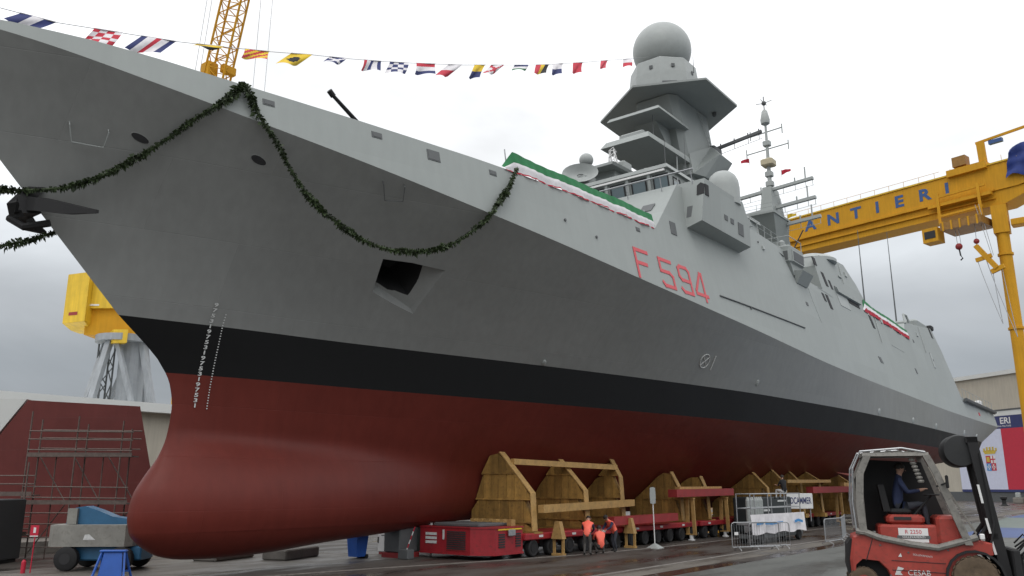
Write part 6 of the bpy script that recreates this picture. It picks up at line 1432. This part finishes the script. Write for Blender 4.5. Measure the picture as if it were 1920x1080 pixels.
# ridge rope frame under the fore drape
fr = thing('drape_frame', 'light post frame holding up the green cloth on the foredeck', 'frame', (12.5, -6.5, SH+15.6))
for s_ in (12.8, 14.6, 16.6, 18.8, 21, 23.3):
    p = side_pt(s_, 15.6, 0)-Vector((12.5, -6.5, 15.6)); MB().tube([p+Vector((0, .3, 0)), p+Vector((0, .45, 1.02 if s_ > 13 else 1.15))], .03, 5).build('post', M_STEEL, fr)
def garland(label, pts, n_leaf, r=.1):
    pts = [Vector(S(*p))+Vector((0, 0, SH)) for p in pts]
    # smooth (Catmull-Rom)
    path = []
    for i in range(len(pts)-1):
        p0, p1, p2, p3 = pts[max(0, i-1)], pts[i], pts[i+1], pts[min(len(pts)-1, i+2)]
        for k in range(8):
            t = k/8; path.append(.5*((2*p1)+(p2-p0)*t+(2*p0-5*p1+4*p2-p3)*t*t+(3*p1-p0-3*p2+p3)*t**3))
    path.append(pts[-1]); o = pts[0].copy()
    t_ = thing('laurel_garland', label, 'garland', o)
    path = [p-o for p in path]
    MB().tube(path, .045, 6).build('rope', M_LEAF, t_)
    rnd = random.Random(len(label)); mb = MB()
    cum = [0]
    for a, b_ in zip(path, path[1:]): cum.append(cum[-1]+(b_-a).length)
    n_leaf = int(cum[-1]*n_leaf)
    for _ in range(n_leaf):
        d_ = rnd.uniform(0, cum[-1]); i = min(len(path)-2, int(np.searchsorted(cum, d_, side='right')-1)); f = (d_-cum[i])/max(1e-6, cum[i+1]-cum[i])
        p = path[i].lerp(path[i+1], f); tg = (path[i+1]-path[i]).normalized()
        v = Vector((rnd.gauss(0, 1), rnd.gauss(0, 1), rnd.gauss(0, 1))); v = (v-tg*v.dot(tg)*.55).normalized()
        L = rnd.uniform(.07, .17)*(1.5 if rnd.random() < .06 else 1)*(.85+.3*math.sin(d_*2.3)*math.sin(d_*.9+1)); w_ = L*.3; q = v.cross(Vector((rnd.gauss(0, 1), rnd.gauss(0, 1), rnd.gauss(0, 1)))).normalized()
        b0 = p+v*rnd.uniform(.0, .05); k = len(mb.v)
        w_ *= rnd.uniform(.7, 1.3); bend_ = Vector((0, 0, -.25*L)); mb.add([b0, b0+v*L*.5+q*w_, b0+v*L+bend_, b0+v*L*.5-q*w_], [(0, 1, 2), (0, 2, 3)])
    tag(mb.build('leaves', M_LEAF, t_, fix=False), kind='stuff')
    return t_
garland('dark green laurel garland looping deep from the fore bulwark to the tricolour drape', [(1.33, 4.28, 15.86), (1.5, 4.48, 15.3), (1.72, 4.62, 14.74), (2.42, 4.72, 14.0), (2.95, 4.72, 13.33), (3.49, 4.76, 12.71), (4.11, 4.86, 12.19), (4.73, 4.98, 11.81), (5.99, 5.25, 11.26), (7.29, 5.55, 11.1), (8.66, 5.87, 11.36), (9.85, 6.25, 11.9), (10.8, 6.85, 12.85), (11.0, 7.2, 13.3), (11.55, 7.16, 13.99), (12.2, 7.1, 14.76), (12.75, 7.04, 15.7)], 230)
garland('dark green laurel garland hanging from the bulwark to the anchor at the stem', [(1.27, 4.27, 15.86), (.9, 4.28, 15.3), (.42, 4.2, 14.74), (.05, 3.66, 14.31), (-.27, 3.1, 13.85), (-.7, 2.62, 13.31), (-1.15, 2.22, 12.84), (-1.94, 1.6, 12.11), (-2.63, 1.0, 11.73), (-3.33, .5, 11.55), (-3.9, .1, 11.5), (-4.3, -.3, 11.55)], 230)
garland('laurel garland looping in the air left of the stem anchor, left edge', [(-3.9, .1, 11.5), (-4.6, -.1, 11.35), (-5.6, -.3, 10.9), (-6.2, -.3, 10.2), (-5.9, -.2, 9.65), (-5.2, 0, 9.45), (-4.5, -.05, 9.55), (-3.8, -.15, 9.75), (-3.1, -.28, 10.1), (-2.4, -.3, 10.5), (-1.8, -.55, 10.95)], 230)
# stem anchor
an = thing('bow_anchor', 'black stockless anchor housed at the stem, left edge', 'anchor', tuple(Vector(S(-3.5, 0, 11.2))+Vector((0, 0, SH))))
an.scale = (1.22, 1.3, 1.25)
A_ = lambda s_, b_, z_: tuple(Vector(S(s_, b_, z_))-Vector(S(-3.5, 0, 11.2)))
MB().loft([[A_(-3.35+q, b_, 11.75+dz) for b_, dz in ((-.2, 0), (.2, 0), (.2, .01), (-.2, .01))] if False else [A_(s_, b_, z_) for b_ in (-w_, w_) for s_, z_ in ((s0-.22, z0), (s0+.22, z0+.1))] for s0, z0, w_, q in ((-3.2, 11.6, .22, 0), (-3.45, 11.2, .3, 0), (-3.3, 10.85, .36, 0))], cap=True).build('crown', M_BLK, an)
MB().tube([A_(-3.4, 0, 11.3), A_(-2.6, 0, 12.2)], .14, 8).build('shank', M_BLK, an)
for sg in (1, -1):
    mb = MB(); mb.loft([[A_(s_, sg*b_, z_+dz) for s_, dz in ((s0-.16*k, -.2*k), (s0+.16*k, -.14*k), (s0+.16*k, .2*k), (s0-.16*k, .14*k))] for s0, b_, z_, k in ((-3.35, .1, 11.2, 1.1), (-3.2, .6, 11.1, 1.0), (-2.75, 1.05, 11.0, .8), (-2.2, 1.4, 11.0, .25))], cap=True); mb.build('fluke', M_BLK, an)
mb = MB(); mb.tube([A_(-3.5, -.45, 10.9), A_(-3.3, 0, 10.62), A_(-2.9, .45, 10.72)], .1, 8); mb.build('tripping_palm', M_BLK, an)
# dressing line with signal flags, bow to radar tower
line = [(-7.4, 16.9), (-3.18, 17.61), (-.98, 18.24), (1.01, 18.81), (2.98, 19.47), (5.05, 20.18), (7.21, 20.98), (9.14, 21.64), (11.25, 22.41), (13.05, 23.1), (14.96, 23.86), (17.02, 24.68), (18.98, 25.52), (20.65, 26.23), (22.95, 27.21), (25.16, 28.19), (26.7, 28.92), (29.03, 30.0), (32.26, 31.55), (35.51, 33.09), (38.2, 34.4)]
LX = [p[0] for p in line]; LZ = [p[1] for p in line]
dl = thing('dressing_line', 'thin rope carrying the signal flags from the bow to the radar tower', 'rope', (-7.4, 0, SH+16.9))
MB().tube([(x+7.4, 0, z-16.9) for x, z in line], .014, 5).build('rope', M_STEEL, dl)
W_, B_, K_, Rd, Y_ = M_WCLOTH, M_BCLOTH, M_KCLOTH, M_RCLOTH, M_YCLOTH
# (pattern, colours): how the flag is divided
FL = [('v3', (B_, W_, B_), 'blue-white-blue striped signal flag, lowest and nearest the bow'), ('q', (Rd, W_), 'red and white checked signal flag, second from the bow'), ('v5', (B_, W_, Rd, W_, B_), 'flag striped blue, white and red, third from the bow'), ('h2', (Y_, K_), 'yellow and black flag in front of the lattice crane boom'),
      ('d', (Y_, Rd), 'yellow flag with red diagonal stripes right of the lattice crane'), ('dot', (Y_, K_), 'yellow flag with a black ball'), ('x', (B_, W_), 'dark blue flag with a white cross, right of the black-ball flag'), ('v5', (Rd, W_, B_, W_, B_), 'thin striped flag above the gun barrel, blue and red'),
      ('q', (B_, W_), 'blue and white checked flag right of the thin striped one'), ('h3', (Rd, W_, B_), 'red, white and blue flag at the middle of the line'), ('h2', (W_, Rd), 'white over red flag hanging straight'), ('h2', (Y_, B_), 'yellow over blue curled narrow flag'),
      ('x', (W_, Rd), 'white flag with red saltire after the curled yellow one'), ('h3', (B_, W_, M_GREEN), 'small flat flag with green and blue'), ('v3', (Rd, Y_, K_), 'red, yellow and black flag near the tower'), ('h2', (W_, B_), 'white over dark blue flag, fifth from the tower'),
      ('h1', (Rd,), 'plain red flag, third from the radar tower'), ('h1', (M_PRED,), 'small plain red flag, second from the radar tower'), ('h2', (W_, Rd), 'last small flag touching the radar tower')]
rnd = random.Random(11)
sizes = [(1.2*a*(1.15 if i_ > 7 else 1), 1.25*b_*(1.25 if i_ > 7 else 1)) for i_, (a, b_) in enumerate([(.95, .62), (.85, .8), (1.15, .95), (1.0, .35), (1.0, .62), (.95, .95), (.85, .6), (.95, .7), (.95, .75), (1.05, .7), (.8, 1.0), (.7, 1.0), (.85, .9), (1.0, .5), (1.05, .95), (.9, 1.0), (.9, 1.05), (.7, .9), (.9, .8)])]
for k, ((pat, cols, lab), (w_, h_)) in enumerate(zip(FL, sizes)):
    s1 = line[k+1][0]; rx = Vector((s1-w_*.95, 0, float(np.interp(s1-w_*.95, LX, LZ)))); lx = Vector((s1, 0, line[k+1][1]))
    t = thing('signal_flag', lab, 'flag', (rx.x, 0, rx.z+SH), 0, 'signal flags on the dressing line')
    nx, nz = 12, 10; ph = rnd.uniform(0, 6); sw = rnd.uniform(.25, .6); P = []
    for i in range(nx+1):
        row = []; u = i/nx
        top = (rx.lerp(lx, u)-rx)
        for j in range(nz+1):
            v = j/nz
            row.append(top+Vector((-v*h_*(.65+.25*math.sin(ph)), -.15*v+.10*math.sin(u*5+ph+v*2)*(.3+v)-v*h_*sw*.5, -v*h_*.85+.05*math.sin(u*6+ph)*v)))
        P.append(row)
    mats_ = list(dict.fromkeys(cols)); mb = MB(); V = [p for r_ in P for p in r_]; o0 = len(mb.v)
    mb.v += [tuple(p) for p in V]
    for i in range(nx):
        for j in range(nz):
            u, v = (i+.5)/nx, (j+.5)/nz
            if pat == 'v3': c = cols[min(2, int(u*3))]
            elif pat == 'v5': c = cols[min(4, int(u*5))]
            elif pat == 'h1': c = cols[0]
            elif pat == 'h2': c = cols[min(1, int(v*2))]
            elif pat == 'h3': c = cols[min(2, int(v*3))]
            elif pat == 'q': c = cols[(int(u*4)+int(v*4)) % 2]
            elif pat == 'd': c = cols[int((u+v)*4) % 2]
            elif pat == 'dot': c = cols[1] if (u-.45)**2+(v-.55)**2 < .06 else cols[0]
            elif pat == 'x': c = cols[1] if (abs(u-v) < .14 or abs(u+v-1) < .14) else cols[0]
            mb.f.append([i*(nz+1)+j, (i+1)*(nz+1)+j, (i+1)*(nz+1)+j+1, i*(nz+1)+j+1]); mb.mi.append(mats_.index(c))
    mb.build('cloth', mats_, t, smooth=True, angle=80)
    MB().tube([(0, 0, .015), tuple(lx-rx+Vector((0, 0, .015)))], .02, 5).build('hoist_tape', M_WCLOTH, t)
# small flags on the aft mast
for (x, b_, z, m, lab, sz) in ((62, -1.9, 34.3, Rd, 'small red and white flag streaming from the aft mast crossarm', .9), (62, 1.2, 32.3, Rd, 'small red pennant on the aft mast pole', .9), (61.5, 1.6, 27.6, Y_, 'small yellow flag at the aft mast yard', .8)):
    t = thing('mast_flag', lab, 'flag', (x, -b_, z+SH), 0, 'small flags on the aft mast'); P = [[(-.1*j*math.sin(i), i*.0-.12*math.sin(i*.9)-.12*j, -.12*i+ .18*j*0) for j in range(2)] for i in range(2)]
    P = [[(.2*math.sin(i*1.1), -sz*i/6*(1 if b_ > 0 else -1), .1*math.sin(i)-j*.14*sz*(1-i*.09)) for j in range(5)] for i in range(7)]
    MB().grid(P).build('cloth', m, t, smooth=True, angle=80)
    MB().tube([(0, 0, .3), (0, 0, -.8*sz)], .02, 5).build('halyard', M_STEEL, t)

# ================================================================ dark decks: the upward faces of the grey upperworks carry deck paint
for o in list(bpy.data.objects):
    r_ = o
    while r_.parent: r_ = r_.parent
    if r_ is ship and o.type == 'MESH' and len(o.data.materials) == 1 and o.data.materials[0] in (M_DECKH, M_LGREY, M_GREY):
        up = [p for p in o.data.polygons if p.normal.z > .93 and p.area > .35 and not p.use_smooth or (p.normal.z > .93 and p.area > 2)]
        if up:
            o.data.materials.append(M_DECK)
            for p in up: p.material_index = 1
